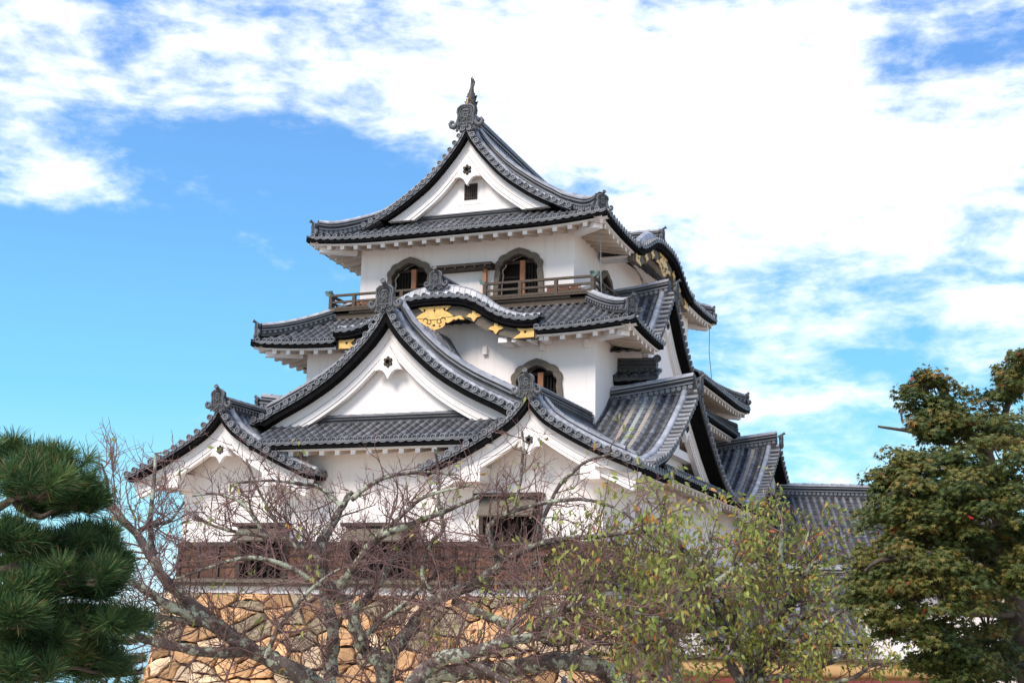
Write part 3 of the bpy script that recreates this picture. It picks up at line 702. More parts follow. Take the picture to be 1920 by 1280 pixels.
# skirt of red-brown boards with dark battens, sill ledge
def skirt(O, X, Ln, gaps):
    O, X = V(O), V(X); Nn = X.cross(Z)
    runs = []; c = 0.0
    for a, b in gaps + [(Ln, Ln)]:
        if a - c > .1: runs.append((c, a))
        c = b
    for a, b in runs:
        sk = MB(); skb = MB(); x = a
        while x < b - .02:
            w = min(random.uniform(.34, .44), b - x)
            sk.box(O + X * x + Z * 2.62, X * (w - .012), Nn * (.04 + random.uniform(0, .008)), Z * .92, 0)
            x += w
        k = max(1, round((b - a) / .62))
        for j in range(k + 1):
            p = a + (b - a - .09) * j / k
            skb.box(O + X * p + Z * 2.6 + Nn * .02, X * .09, Nn * .09, Z * .98)
        for z in (2.93, 3.24): skb.box(O + X * a + Z * z + Nn * .021, X * (b - a), Nn * .045, Z * .04)
        skb.box(O + X * a + Z * 3.52 + Nn * .0, X * (b - a), Nn * .15, Z * .13)
        s_ = sk.build('skirt_boards', M_WOODR, keep); skb.build('battens', M_WOODD, s_)
    sl_ = MB(); sl_.box(O + Z * 2.5 - X * .12, X * (Ln + .24), Nn * .24, Z * .1); sl_.box(O + Z * 2.4 - X * .05, X * (Ln + .1), Nn * .14, Z * .1); sl_.build('sill_ledge', M_WOODG, keep)
skirt((-6.5, 0, 0), (1, 0, 0), 13.0, [(2.08, 3.6), (5.6, 7.6)]); skirt((6.5, 0, 0), (0, 1, 0), 23.8, [])
for i, (a, b, c, d) in enumerate(WIN1):
    f = MB(); 
    for (p, q) in (((a - .06, c), (a + .06, d)), ((b - .06, c), (b + .06, d))): f.box((p[0], -.12, p[1]), (q[0] - p[0], 0, 0), (0, .3, 0), (0, 0, q[1] - p[1]))
    f.box((a - .14, -.34, d - .02), (b - a + .28, 0, 0), (0, .5, 0), (0, 0, .1)); f.box((a - .08, -.16, c - .08), (b - a + .16, 0, 0), (0, .4, 0), (0, 0, .1))
    wn = f.build('window', M_WOODD, keep, 'dark timber window opening with a propped shutter')
    g = MB(); k = 7
    for j in range(1, k): g.box((a + (b - a) * j / k - .035, .14, c), (.07, 0, 0), (0, .07, 0), (0, 0, d - c))
    g.build('lattice', M_WOODD, wn)
    sh = MB(); o = V((a + .05, -.14, d - .05)); dn = V((0, -.52, -.42)) if i < 2 else V((0, -.40, -.52))
    sh.box(o, (b - a - .1, 0, 0), dn, V((0, -.03, .04)))
    for j in range(4): sh.box(o + V(((b - a - .16) * j / 3, .0, -.03)) , (.06, 0, 0), dn, V((0, -.03, -.03)))
    sh.build('shutter', M_WOODG, wn)

# ---- ground-storey roof
def interp(tab):
    xs_ = [t[0] for t in tab]; zs_ = [t[1] for t in tab]
    def fn(x):
        x = abs(x)
        if x >= xs_[-1]: return zs_[-1] + (x - xs_[-1]) * (zs_[-1] - zs_[-2]) / (xs_[-1] - xs_[-2])
        for i in range(len(xs_) - 1):
            if x <= xs_[i + 1]:
                t = (x - xs_[i]) / (xs_[i + 1] - xs_[i])
                m0 = (zs_[i + 1] - zs_[i - 1]) / (xs_[i + 1] - xs_[i - 1]) if i > 0 else 0
                m1 = (zs_[i + 2] - zs_[i]) / (xs_[i + 2] - xs_[i]) if i + 2 < len(xs_) else 0
                hh = xs_[i + 1] - xs_[i]; t2, t3 = t * t, t * t * t
                return (2 * t3 - 3 * t2 + 1) * zs_[i] + (t3 - 2 * t2 + t) * hh * m0 + (-2 * t3 + 3 * t2) * zs_[i + 1] + (t3 - t2) * hh * m1
    return fn
EVS = interp([(0, 7.42), (.27, 7.10), (.55, 6.81), (1.07, 6.47), (1.65, 6.15), (2.16, 5.90), (2.7, 5.67), (3.0, 5.55)])
EVB = interp([(0, 10.28), (.35, 9.80), (.7, 9.37), (1.6, 8.54), (2.5, 7.95), (3.55, 7.43), (4.13, 7.18)])
EVR = interp([(0, 8.52), (.4, 8.18), (.75, 7.92), (1.6, 7.36), (2.4, 6.86), (3.2, 6.43), (3.95, 6.09), (4.5, 5.93), (5.3, 5.75)])
EV3 = interp([(0, 17.80), (.3, 17.36), (.63, 16.92), (1.35, 16.12), (2.05, 15.57), (2.75, 15.13), (3.63, 14.70), (5.27, 13.93)])
hs = lambda d: EVS(3.0 - d) - EVS(3.0)            # front gables, half width 3.0
hb_ = lambda d: EVB(4.13 - d) - EVB(4.13)         # big gable
hr = lambda d: EVR(5.3 - d) - EVR(5.3)            # side gables
ZS, ZB, ZR, ZC = EVS(3.0), EVB(4.13), EVR(5.3), 6.36
VY = (5.85, 18.85)
dU = lambda vy: .28 if vy > 10 else 0.0
T1 = MB(); B1 = MB(); W1 = MB()
slope(T1, B1, W1, (0, -1.05, ZC), (1, 0, 0), (0, 1, 0), -3.7, 3.7, lambda d: .44 * d + .02 * d * d, lambda a: 1.42, ov=1.06)
for s in (1, -1):
    cx = 4.74 * s
    # outer and inner slopes of the front gable
    slope(T1, B1, W1, (cx + 3.0 * s, 0, ZS), (0, 1, 0), (-s, 0, 0), -.98, 2.45, hs, lambda a: 3.0, ov=1.2)
    slope(T1, B1, W1, (cx + 3.0 * s, 0, ZS), (0, 1, 0), (-s, 0, 0), 2.45, 4.1, hs, lambda a: 3.0, low=lambda a: 1.3, eave=False)
    slope(T1, B1, None, (cx - 3.0 * s, 0, ZS), (0, 1, 0), (s, 0, 0), -.98, 4.1, hs, lambda a: 3.0, eave=True)
    # big gable's own slopes
    slope(T1, B1, None, (4.13 * s, 0, ZB), (0, 1, 0), (-s, 0, 0), .05, 4.12, hb_, lambda a: 4.13, low=lambda a: -.5, eave=False)
    # long side: skirt eave, then the two side gables
    slope(T1, B1, W1, (7.66 * s, 0, ZR + .03), (0, 1, 0), (-s, 0, 0), 2.1, 22.6, lambda d: .42 * d + .03 * d * d, lambda a: 2.68, ov=1.14)
    for vy in VY:
        pans = (lambda k: {3: 1, 4: 2, 5: 1}.get(k, 0)) if (vy < 10 and s > 0) else ((lambda k: {5: 1, 7: 1}.get(k, 0)) if s > 0 else None)
        slope(T1, B1, None, (0, vy - 5.3, ZR), (s, 0, 0), (0, 1, 0), 4.9, 7.42 + dU(vy), hr, lambda a: 5.3, pans=pans, pitch=.29)
        slope(T1, B1, None, (0, vy + 5.3, ZR), (s, 0, 0), (0, -1, 0), 4.9, 7.42 + dU(vy), hr, lambda a: 5.3, pitch=.29)
r1 = T1.build('roof', [M_TILE, M_TAN, M_JADE, M_PAN], keep, 'lowest tiled roof of the keep')
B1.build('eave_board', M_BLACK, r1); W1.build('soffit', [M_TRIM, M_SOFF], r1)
RD = [M_TILED, M_TILE, M_CAP, M_PAN]
for s in (1, -1):
    q = MB(); ridge(q, [(4.74 * s, -.9, ZS + hs(3) + .0), (4.74 * s, 1.5, ZS + hs(3)), (4.74 * s, 4.1, ZS + hs(3))], .17, .34); q.build('ridge', RD, r1)
    for vy in VY:
        z = EVR(0)
        q = MB(); ridge(q, [(4.97 * s, vy, z - .28), (6.4 * s, vy, z - .1), ((7.62 + dU(vy)) * s, vy, z + .08)], .2, .5); q.build('ridge', RD, r1)
    # descending ridges on the big gable
    q = MB(); ridge(q, [(s * (.2 + .39 * i), .62, ZB + hb_(4.13 - (.2 + .39 * i)) + .02) for i in range(11)], .19, .60); q.build('descending_ridge', RD, r1)
    # descending ridge on the outer slope of each small gable
    q = MB(); ridge(q, [(s * (4.94 + .32 * i), -.18, ZS + hs(3 - (.2 + .32 * i)) + .02) for i in range(8)], .13, .26); q.build('descending_ridge', RD, r1)
q = MB(); ridge(q, [(-2.9, .56, 6.93), (2.9, .56, 6.93)], .12, .42); q.build('base_course', [M_TILED, M_TILED, M_TILE, M_PAN], r1)
for s in (1, -1):
    gable(keep, (4.74 * s, -1.13, 0), (1, 0, 0), (0, -1, 0), EVS, 3.05, None, 5.3, 1.12, bw=.38, blk=.11, rc=.16, pend=.33,
          label='small white front gable at the ' + ('right' if s > 0 else 'left') + ' corner', onis=.58)
gable(keep, (0, -.15, 0), (1, 0, 0), (0, -1, 0), EVB, 4.18, 7.0, 7.25, .66, bw=.43, blk=.16, rc=.24, pend=.42, label='broad white central gable above the entrance face', onis=.74)
for s in (1, -1):
    for vy in VY:
        g = gable(keep, ((7.76 + dU(vy)) * s, vy, 0), (0, s, 0), (s, 0, 0), EVR, 5.3, 5.2, 6.1, 1.0, bw=.42, blk=.10, rc=.34, pend=.36, label='steep side gable with black verge underside', onis=.5)
        q = MB(); q.box((6.78 * s, vy - 2.1, 6.55), (.3 * s, 0, 0), (0, 4.2, 0), (0, 0, .26)); q.box((6.78 * s, vy - .18, 6.81), (.3 * s, 0, 0), (0, .36, 0), (0, 0, .7)); q.build('tie_beam', M_TRIM, g)

# ---- second storey
E2, F2, K2 = 6.5, 3.07, 20.8; Z2 = 10.2; C2 = (F2 + K2) / 2; L2 = (K2 - F2) / 2
def h2(d): return .52 * d + .03 * d * d
w2 = MB()
wo = [(x + 3.1, z + 7.78) for x, z in ogee(.86, 1.72)]
wi = [(x + 3.1, z + 7.78) for x, z in ogee(.69, 1.505, bump=.07)]
wall_holes(w2, (0, 4.15, 0), (1, 0, 0), [(-4.97, 6.4), (4.97, 6.4), (4.97, 10.55), (2.3, 10.55), (1.3, 11.0), (-1.3, 11.0), (-2.3, 10.55), (-4.97, 10.55)], [wi], 0, .3)
w2.add([(4.97, 4.15, 6.4), (4.97, 19.7, 6.4), (4.97, 19.7, 10.6), (4.97, 4.15, 10.6), (-4.97, 4.15, 6.4), (-4.97, 19.7, 6.4), (-4.97, 19.7, 10.6), (-4.97, 4.15, 10.6)], [(0, 1, 2, 3), (4, 7, 6, 5), (1, 5, 6, 2)])
for x, z in ((1.38, 9.82), (3.28, 9.83), (4.72, 9.85)): w2.box((x - .07, 4.15, z - .14), (.14, 0, 0), (0, -.12, 0), (0, 0, .26))
dk = MB(); dk.box((-4.6, 4.75, 6.6), (9.2, 0, 0), (0, .05, 0), (0, 0, 3.8))
wp = w2.build('wall', M_WHITE, keep, 'white plaster middle storey wall'); dk.build('interior', M_DARK, wp)
def bell_window(cx, y, zb, w, H, X, shut):
    M = MB(); O = V((cx, y, zb)) if X[0] else V((y, cx, zb)); Xv = V(X); Yv = Xv.cross(Z)
    A = ogee(w, H); Bq = ogee(w * .80, H * .875, bump=.07)
    ring_prism(M, A, Bq, O, Xv, Yv, -.02, .09)
    A2 = ogee(w * .805, H * .88, bump=.07); B2 = ogee(w * .765, H * .845, bump=.07)
    ring_prism(M, A2, B2, O, Xv, Yv, -.12, .03, 1)
    M.box(O - Xv * (w * 1.08) - Z * .07 - Yv * .0, Xv * (w * 2.16), Yv * .16, Z * .09)
    wn = M.build('window', [M_WOODG, M_WOODD], keep, 'bell-shaped window with a lobed timber frame')
    p = MB(); q = MB(); ww = w * .74
    p.box(O - Xv * (ww * .02) - Yv * .2, Xv * .17, Yv * .1, Z * (H * .74)); p.build('post', M_WOODO, wn)
    q.box(O - Xv * ww + Z * (H * .70) - Yv * .26, Xv * (2 * ww), Yv * .05, Z * .1); q.box(O - Xv * ww + Z * (H * .42) - Yv * .33, Xv * (2 * ww), Yv * .05, Z * .05)
    q.build('lintel', M_WOODD, wn)
    r_ = MB()
    # sliding lattice panel on one side, open dark gap on the other
    for k in range(5): r_.box(O + Xv * (shut * ww * .18 + shut * k * ww * .17) - Yv * .3, Xv * .05, Yv * .04, Z * (H * .68))
    for k in range(2): r_.box(O + Xv * min(shut * ww * .15, shut * ww * .95) + Z * (H * .12 + k * H * .3) - Yv * .31, Xv * (ww * .8), Yv * .03, Z * .04)
    r_.build('lattice', M_LATT, wn)
    return wn
bell_window(3.1, 4.15, 7.78, .86, 1.72, (1, 0, 0), 1)
# middle roof
T2 = MB(); SETS2 = []
def slope2(*a_, **k_):
    b_, w_ = MB(), MB(); slope(T2, b_, w_, *a_, **k_); SETS2.append((b_, w_))
lf2 = lambda a: .17 * max(0, (abs(a) - 3.6) / 2.9) ** 2
for a0, a1 in ((-E2, -3.42), (3.42, E2)):
    slope2((0, F2, Z2), (1, 0, 0), (0, 1, 0), a0, a1, h2, lambda a: min(2.45, E2 - abs(a)), lf2, ov=1.1)
slope(T2, MB(), None, (0, F2 + .9, Z2), (1, 0, 0), (0, 1, 0), -3.42, 3.42, lambda d: h2(d + .9), lambda a: 1.5, eave=False)
slope2((0, K2, Z2), (1, 0, 0), (0, -1, 0), -E2, E2, h2, lambda a: min(2.45, E2 - abs(a)), lf2, ov=1.1)
ls2 = lambda a: .17 * max(0, (abs(a) - L2 + 2.9) / 2.9) ** 2
for s in (1, -1):
    slope2((E2 * s, C2, Z2), (0, 1, 0), (-s, 0, 0), -L2, 6.45 - C2, h2, lambda a: min(2.7, L2 - abs(a)), ls2, ov=1.5)
    slope2((E2 * s, C2, Z2), (0, 1, 0), (-s, 0, 0), 11.6 - C2, L2, h2, lambda a: min(2.7, L2 - abs(a)), ls2, ov=1.5)
    slope(T2, MB(), None, (E2 * s, C2, Z2), (0, 1, 0), (-s, 0, 0), 6.45 - C2, 11.6 - C2, h2, lambda a: 2.7, low=lambda a: .75, eave=False)
r2 = T2.build('roof', [M_TILE, M_TAN, M_JADE, M_PAN], keep, 'middle tiled roof of the keep'); 
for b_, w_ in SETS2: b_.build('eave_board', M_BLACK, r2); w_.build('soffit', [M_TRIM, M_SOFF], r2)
for s in (1, -1):       # corner beams
    for y, d in ((F2, 1), (K2, -1)):
        q = MB(); q.bar((5.1 * s, y + d * 1.0, Z2 - .16), (6.14 * s, y + d * .36, Z2 - .2), .28, .26); q.build('corner_beam', M_TRIM, r2)
for s in (1, -1):
    for y, d in ((F2, 1), (K2, -1)):
        pts = []
        for i in range(9):
            t = i / 8; q_ = 2.35 * (1 - t) + .22 * t
            pts.append((s * (E2 - q_), y + d * q_, Z2 + h2(q_) + .17 * max(0, (2.9 - q_) / 2.9) ** 2 * max(0, 1 - q_ / 1.8) ** 2 + .07 + .10 * t ** 3))
        q = MB(); ridge(q, pts, .17, .36); q.build('hip_ridge', RD, r2)
        q = MB(); oni(q, V(pts[-1]) + V((s * .08, -d * .08, -.06)), V((.71 * d, .71 * s, 0)), V((.71 * s, -.71 * d, 0)), .5); q.build('ridge_end_tile', [M_ONI, M_PAN], r2)

def curved_gable(label, O, X, Y, K, xm, dep, hz, ridge_to, oni_s, dark_top, wallgap, ritop, gold=True):
    """bow-shaped gable: K(x) crown curve in world z"""
    O, X, Y = V(O), V(X), V(Y)
    T = MB(); B = MB(); Wt = MB(); A = MB()
    slope(T, B, None, O, X, -Y, -xm, xm, lambda d: .1 * d, lambda a: dep, hz=hz, pitch=.29)
    # smooth verge band of flat tiles climbing to the crown
    n = 36
    for i in range(n):
        x0, x1 = -xm + 2 * xm * i / n, -xm + 2 * xm * (i + 1) / n - .012
        pk = lambda x: .16 + .26 * max(0, 1 - abs(x) / (xm * .8)) ** 1.3
        vs = []
        for x in (x0, x1):
            z = K(x); vs += [O + X * x + Z * (z + .07) - Y * .26, O + X * x + Z * (z + .08 + pk(x) * .75) - Y * .34, O + X * x + Z * (z + .08 + pk(x)) - Y * .48, O + X * x + Z * (z + .02) - Y * .62]
        T.add(vs, [(0, 1, 5, 4), (1, 2, 6, 5), (2, 3, 7, 6)], 1, False, random.random())
    g = T.build('curved_gable', [M_TILE, M_CAP, M_CAP, M_PAN], keep, label)
    Kr = lambda x: K(x)
    band(B, K, .10, .27, O, X, Y, -.4, -.03, xm, None, 0, 40)
    band(B, K, .26, .31, O, X, Y, -.4, -.16, xm, None, 0, 40)
    B.build('verge_board', M_BLACK, g)
    band(A, K, .27, .62, O, X, Y, -.42, -.22, xm * .985, None, 0, 40)
    A.build('arch_board', M_WOODG, g)
    band(Wt, K, .42, .5, O, X, Y, -wallgap, -.40, xm * .985, None, 0, 40); Wt.build('soffit', [M_TRIM, M_SOFF], g)
    k0 = K(0)
    def piece(poly, extra=None, dz=0, dx=0):
        m = MB(); m.prism([(x + dx, z + dz) for x, z in poly], O, X, Y, -.2, -.165)
        if extra: extra(m)
        return m.build('gold_ornament', [M_GOLD, M_DARK], g)
    hf = [(0, -.29), (.64, -.28), (.52, -.35), (.44, -.43), (.34, -.465), (.46, -.52), (.58, -.60), (.66, -.69), (.82, -.66), (.92, -.67), (1.02, -.79), (.9, -.78), (.82, -.74), (.74, -.79), (.66, -.755), (.58, -.82), (.46, -.87), (.38, -.83), (.37, -.92), (.28, -1.0), (.12, -1.04), (0, -1.08)]
    poly = hf + [(-x, z) for x, z in hf[-2:0:-1]]
    def det(m):
        for q in (1, -1):
            for cx, cz, rr, st in ((.30, -.76, .085, 0), (.17, -.80, .07, 2)):
                pts = [O + X * (q * (cx + rr * math.cos(a * .6 + st))) + Z * (k0 + cz + rr * math.sin(a * .6 + st)) - Y * .163 for a in range(8)]
                m.tube(pts, .013, 4, 1)
            m.prism([(q * .2 + a * .035, k0 - .95 + b * .035) for a, b in ((1, 0), (0, 1), (-1, 0), (0, -1))], O, X, Y, -.17, -.16, 1)
            m.prism([(q * .34 + a * .04, k0 - .42 + b * .055) for a, b in ((1, 0), (.6, .8), (0, .6), (-.6, .8), (-1, 0), (0, -1))], O, X, Y, -.17, -.16, 1)
        m.prism([(a * .06, k0 - .44 + b * .1) for a, b in ((1, 0), (.2, .2), (0, 1), (-.2, .2), (-1, 0), (-.2, -.2), (0, -1), (.2, -.2))], O, X, Y, -.17, -.16, 1)
        m.prism([(a * .05, k0 - .91 + b * .055) for a, b in ((1, -.6), (.8, .2), (.35, .4), (0, 1), (-.35, .4), (-.8, .2), (-1, -.6))], O, X, Y, -.17, -.16, 1)
        m.tube([O + X * x + Z * (k0 - .70 - .04 * (1 - abs(x) / .66) + (.03 if abs(x) > .3 else 0)) - Y * .163 for x in (-.66, -.4, -.2, 0, .2, .4, .66)], .008, 4, 1)
    piece(poly, det, k0)
    lf = [(0, .21), (.05, .15), (.075, .08), (.06, .04), (.10, .075), (.16, .07), (.25, .0), (.16, -.045), (.10, -.05), (.05, -.12), (0, -.18)]
    leafp = lf + [(-x, z) for x, z in lf[-2:0:-1]]
    f = xm / 3.42
    for q in (1, -1):
        for x in (1.32 * f, 2.05 * f): piece(leafp, None, K(x) - .50, q * x)
        e_ = [(2.62, -.22), (3.28, -.22), (3.28, -.58), (2.6, -.60), (2.70, -.52), (2.80, -.48), (2.86, -.40), (2.78, -.36), (2.72, -.28)]
        ex = lambda m, q=q: m.prism([(q * (3.0 * f + a * .05), K(3.0 * f) - .41 + b * .05) for a, b in ((1, 0), (.3, .9), (0, .3), (-.6, .9), (-1, 0), (0, -1))][::q], O, X, Y, -.17, -.16, 1)
        piece([(q * (x + 3.0 * (f - 1)), z) for x, z in e_][::q], ex, K(3.0 * f))
    q = MB(); ridge(q, [O + Z * (ritop) - Y * .3, O + Z * (ritop) - Y * (ridge_to * .5), O + Z * (ritop + .02) - Y * ridge_to], .2, .36); q.build('ridge', RD, g)
    q = MB(); oni(q, O + Z * (ritop - .04) - Y * .22, X, Y, oni_s); q.build('ridge_end_tile', [M_ONI, M_PAN], g)
    return g
KF = interp([(0, 11.42), (.5, 11.41), (1.05, 11.33), (1.55, 11.12), (2.0, 10.82), (2.5, 10.62), (3.0, 10.53), (3.5, 10.54)])
curved_gable('bow-shaped front gable with gilded ornaments', (0, F2 - .02, 0), (1, 0, 0), (0, -1, 0), KF, 3.46, 2.3, lambda a, d: KF(a) + .12 * d, 2.3, .56, True, 1.12, 11.82)
for x, w_ in ((2.25, .28), (2.62, .14), (3.1, .12), (3.5, .14), (-2.25, .28), (-2.62, .14), (-3.1, .12)):
    wb = MB(); wb.box((x - w_ / 2, 3.34, 9.86), (w_, 0, 0), (0, .8, 0), (0, 0, .16)); wb.build('bracket', M_TRIM, keep)

# gabled bay breaking through the side eave of the middle roof
EVG = interp([(0, 12.42), (.35, 12.1), (.8, 11.66), (1.36, 11.09), (1.85, 10.66), (2.4, 10.28), (3.2, 9.88)])
hg = lambda d: EVG(3.2 - d) - EVG(3.2)
ZG, GY = EVG(3.2), 8.85
for s in (1, -1):
    T = MB(); B = MB()
    for d_ in (1, -1):
        slope(T, B, None, (0, GY - d_ * 3.2, ZG), (s, 0, 0), (0, d_, 0), 3.8, 5.98, hg, lambda a: 3.2, pitch=.3, eave=False)
    rr_ = T.build('bay_roof', [M_TILE, M_TAN, M_JADE, M_PAN], keep)
    q = MB(); ridge(q, [(3.9 * s, GY, ZG + hg(3.2) - .2), (5.0 * s, GY, ZG + hg(3.2) - .1), (6.1 * s, GY, ZG + hg(3.2) + .06)], .18, .46); q.build('ridge', RD, rr_)
    w = MB(); w.box((4.97 * s, GY - 2.3, 8.3), (.78 * s, 0, 0), (0, 4.6, 0), (0, 0, 2.0)); w.build('bay_wall', M_WHITE, keep)
    gable(keep, (6.3 * s, GY, 0), (0, s, 0), (s, 0, 0), EVG, 2.42, None, 8.9, .50, bw=.36, blk=.10, rc=.22, pend=.36, label='steep gable of the bay that breaks the middle side eave', onis=.45)
    # small dark pent roof in front of the bay, longer one behind it
    T = MB(); B = MB(); Wt = MB()
    slope(T, B, Wt, (0, 6.02, 9.08), (s, 0, 0), (0, 1, 0), 4.98, 6.36, lambda d: .5 * d, lambda a: .62, ov=.5, raft=False, pitch=.34, r=.095)
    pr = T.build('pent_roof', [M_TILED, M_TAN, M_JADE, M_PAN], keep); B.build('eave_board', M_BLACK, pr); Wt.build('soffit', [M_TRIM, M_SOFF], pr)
    q = MB(); ridge(q, [(4.98 * s, 6.62, 9.36), (6.24 * s, 6.62, 9.30)], .15, .5); q.disc((6.27 * s, 6.55, 9.78), (s * .6, -.8, .1), .13, .14, 1); q.build('ridge', [M_TILED, M_TILED, M_TILED, M_PAN], pr)
    T = MB(); B = MB(); Wt = MB()
    slope(T, B, Wt, (6.34 * s, 0, 9.06), (0, 1, 0), (-s, 0, 0), 11.3, 19.4, lambda d: .42 * d, lambda a: min(1.4, 19.45 - a), ov=1.3)
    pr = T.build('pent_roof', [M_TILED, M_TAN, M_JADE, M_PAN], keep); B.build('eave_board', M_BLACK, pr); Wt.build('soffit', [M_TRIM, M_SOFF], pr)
    q = MB(); ridge(q, [(6.22 * s, 19.25, 9.17), (5.1 * s, 18.2, 9.62)], .14, .36); q.build('hip_ridge', [M_TILED, M_TILED, M_TILED, M_PAN], pr)

# ---- top storey
w3 = MB(); WZ, WH = 11.86, 1.62
for_w = lambda cx: [(x + cx, z + WZ) for x, z in ogee(.69, 1.418, bump=.07)]
wall_holes(w3, (0, 5.45, 0), (1, 0, 0), [(-3.82, 11.0), (3.82, 11.0), (3.82, 14.0), (-3.82, 14.0)], [for_w(-1.95), for_w(1.95)], 0, .3)
SW = 8.85
wall_holes(w3, (3.82, 0, 0), (0, 1, 0), [(5.45, 11.0), (18.9, 11.0), (18.9, 14.9), (5.45, 14.0)], [[(x + SW, z + WZ) for x, z in ogee(.64, 1.4, bump=.07)]], 0, .3)
w3.add([(-3.82, 5.45, 11), (-3.82, 18.9, 11), (-3.82, 18.9, 14.1), (-3.82, 5.45, 14.1), (3.82, 18.9, 11), (3.82, 18.9, 14.1)], [(0, 3, 2, 1), (1, 2, 5, 4)])
# plastered bay under the side bow gable
w3.add([(3.82, 13.7, 11.2), (4.55, 13.7, 11.2), (4.55, 13.7, 14.6), (3.82, 13.7, 14.6), (4.55, 18, 11.2), (4.55, 18, 14.0), ], [(0, 1, 2, 3), (1, 4, 5, 2)])
w3.box((3.82, 12.6, 13.25), (.08, 0, 0), (0, .12, 0), (0, 0, .4))
dk = MB(); dk.box((-3.5, 6.05, 11.2), (7.0, 0, 0), (0, .05, 0), (0, 0, 2.6)); dk.box((3.2, 6.1, 11.2), (.05, 0, 0), (0, 12, 0), (0, 0, 2.6))
wp = w3.build('wall', M_WHITE, keep, 'white plaster top storey wall'); dk.build('interior', M_DARK, wp)
bell_window(-1.95, 5.45, WZ, .86, 1.62, (1, 0, 0), -1); bell_window(1.95, 5.45, WZ, .86, 1.62, (1, 0, 0), 1); bell_window(SW, 3.82, WZ, .80, 1.6, (0, 1, 0), 1)
# dark canopy over the middle door
q = MB(); q.box((-.95, 4.98, 12.86), (2.1, 0, 0), (0, .47, 0), V((0, 0, .09))); q.box((-.9, 5.05, 12.78), (2.0, 0, 0), (0, .4, 0), V((0, 0, .07)))
for x in (-.85, -.5, -.15, .2, .55, .9): q.box((x, 4.97, 12.80), (.06, 0, 0), (0, .46, 0), (0, 0, .06))
ca = q.build('door_canopy', M_WOODD, keep); q = MB(); q.box((.78, 5.2, 11.8), (.12, 0, 0), (0, .12, 0), (0, 0, 1.0)); q.build('post', M_WOODO, ca)
# balcony
bc = MB()
BXE, BY0, BY1 = 4.62, 4.86, 10.2
for x0, x1 in ((-BXE, BXE),): bc.box((x0, BY0, 11.52), (x1 - x0, 0, 0), (0, .62, 0), (0, 0, .11)); bc.box((x0 - .06, BY0 - .06, 11.6), (x1 - x0 + .12, 0, 0), (0, .66, 0), (0, 0, .05))
bc.box((-BXE, BY0 + .06, 11.34), (2 * BXE, 0, 0), (0, .12, 0), (0, 0, .18))
for x in np.arange(-4.2, 4.3, .84): bc.box((x, BY0 + .1, 11.24), (.1, 0, 0), (0, .5, 0), (0, 0, .12))
for s in (1, -1): bc.box((s * 3.9, BY0, 11.521), (s * .72, 0, 0), (0, BY1 - BY0, 0), (0, 0, .11)); bc.box((s * (BXE - .12), BY0, 11.34), (s * .12, 0, 0), (0, BY1 - BY0, 0), (0, 0, .18))
bal = bc.build('balcony', M_RAIL, keep)
def rail(a, b, n):
    rl = MB()
    a, b = V(a), V(b); d = b - a
    for z, w_, h_ in ((11.72, .09, .08), (11.94, .07, .07), (12.17, .1, .07)): rl.bar(a + Z * z, b + Z * z, w_, h_)
    for i in range(n + 1):
        p = a + d * i / n; rl.box(p + V((-.055, -.055, 11.64)), (.11, 0, 0), (0, .11, 0), (0, 0, .56 if 0 < i < n else .6))
    for p, e in ((a, -1), (b, 1)):
        u_ = d.normalized() * e
        cp = MB(); cp.bar(p + Z * 12.17, p + Z * 12.24 + u_ * .16, .13, .11); cp.bar(p + Z * 12.22 + u_ * .13, p + Z * 12.33 + u_ * .2, .12, .08); cp.build('rail_cap', M_COPPER, bal)
    rl.build('railing', M_RAIL, bal)
rail((-BXE, BY0 + .05, 0), (-1.1, BY0 + .05, 0), 4); rail((1.0, BY0 + .05, 0), (BXE, BY0 + .05, 0), 3)
rail((BXE, BY0 + .17, 0), (BXE, BY1, 0), 5); rail((-BXE, BY0 + .17, 0), (-BXE, BY1, 0), 5)
for x0, x1 in ((-4.05, -3.0), (2.95, 4.15)):
    pl = MB(); k = 3
    for j in range(k): pl.box((x0 + (x1 - x0) * j / k, 5.33, 11.76), ((x1 - x0) / k - .05, 0, 0), (0, .05, 0), (0, 0, .27))
    pl.box((x0, 5.34, 12.02), (x1 - x0, 0, 0), (0, .05, 0), (0, 0, .04)); pl.build('low_panel', M_WOODR, bal)

# top roof
E3, F3, K3 = 5.27, 4.17, 20.25; Z3 = 13.93; C3 = (F3 + K3) / 2; L3 = (K3 - F3) / 2; VG = 5.27
h3 = lambda d: EV3(E3 - d) - EV3(E3)
T3 = MB(); B3 = MB(); W3 = MB()
lf3 = lambda a: .17 * max(0, (abs(a) - 2.4) / 2.87) ** 2
ls3 = lambda a: .17 * max(0, (abs(a) - L3 + 2.87) / 2.87) ** 2
for y, d in ((F3, 1), (K3, -1)):
    slope(T3, B3, W3, (0, y, Z3), (1, 0, 0), (0, d, 0), -E3, E3, h3, lambda a: min(1.85, E3 - abs(a)), lf3, ov=1.28)
KC = 11.9 - C3; KX = 3.95
def top3(a):
    q_ = L3 - abs(a); return q_ if q_ < VG - F3 + .12 else E3
for s in (1, -1):
    if s < 0: slope(T3, B3, W3, (E3 * s, C3, Z3), (0, 1, 0), (-s, 0, 0), -L3, L3, h3, top3, ls3, ov=1.45)
    else:
        slope(T3, B3, W3, (E3, C3, Z3), (0, 1, 0), (-1, 0, 0), -L3, KC - KX, h3, top3, ls3, ov=1.45)
        slope(T3, B3, W3, (E3, C3, Z3), (0, 1, 0), (-1, 0, 0), KC + KX, L3, h3, top3, ls3, ov=1.45)
        slope(T3, B3, None, (E3, C3, Z3), (0, 1, 0), (-1, 0, 0), KC - KX, KC + KX, h3, top3, low=lambda a: .5, eave=False)
r3 = T3.build('roof', [M_TILE, M_TAN, M_JADE, M_PAN], keep, 'top hip-and-gable roof of the keep'); B3.build('eave_board', M_BLACK, r3)
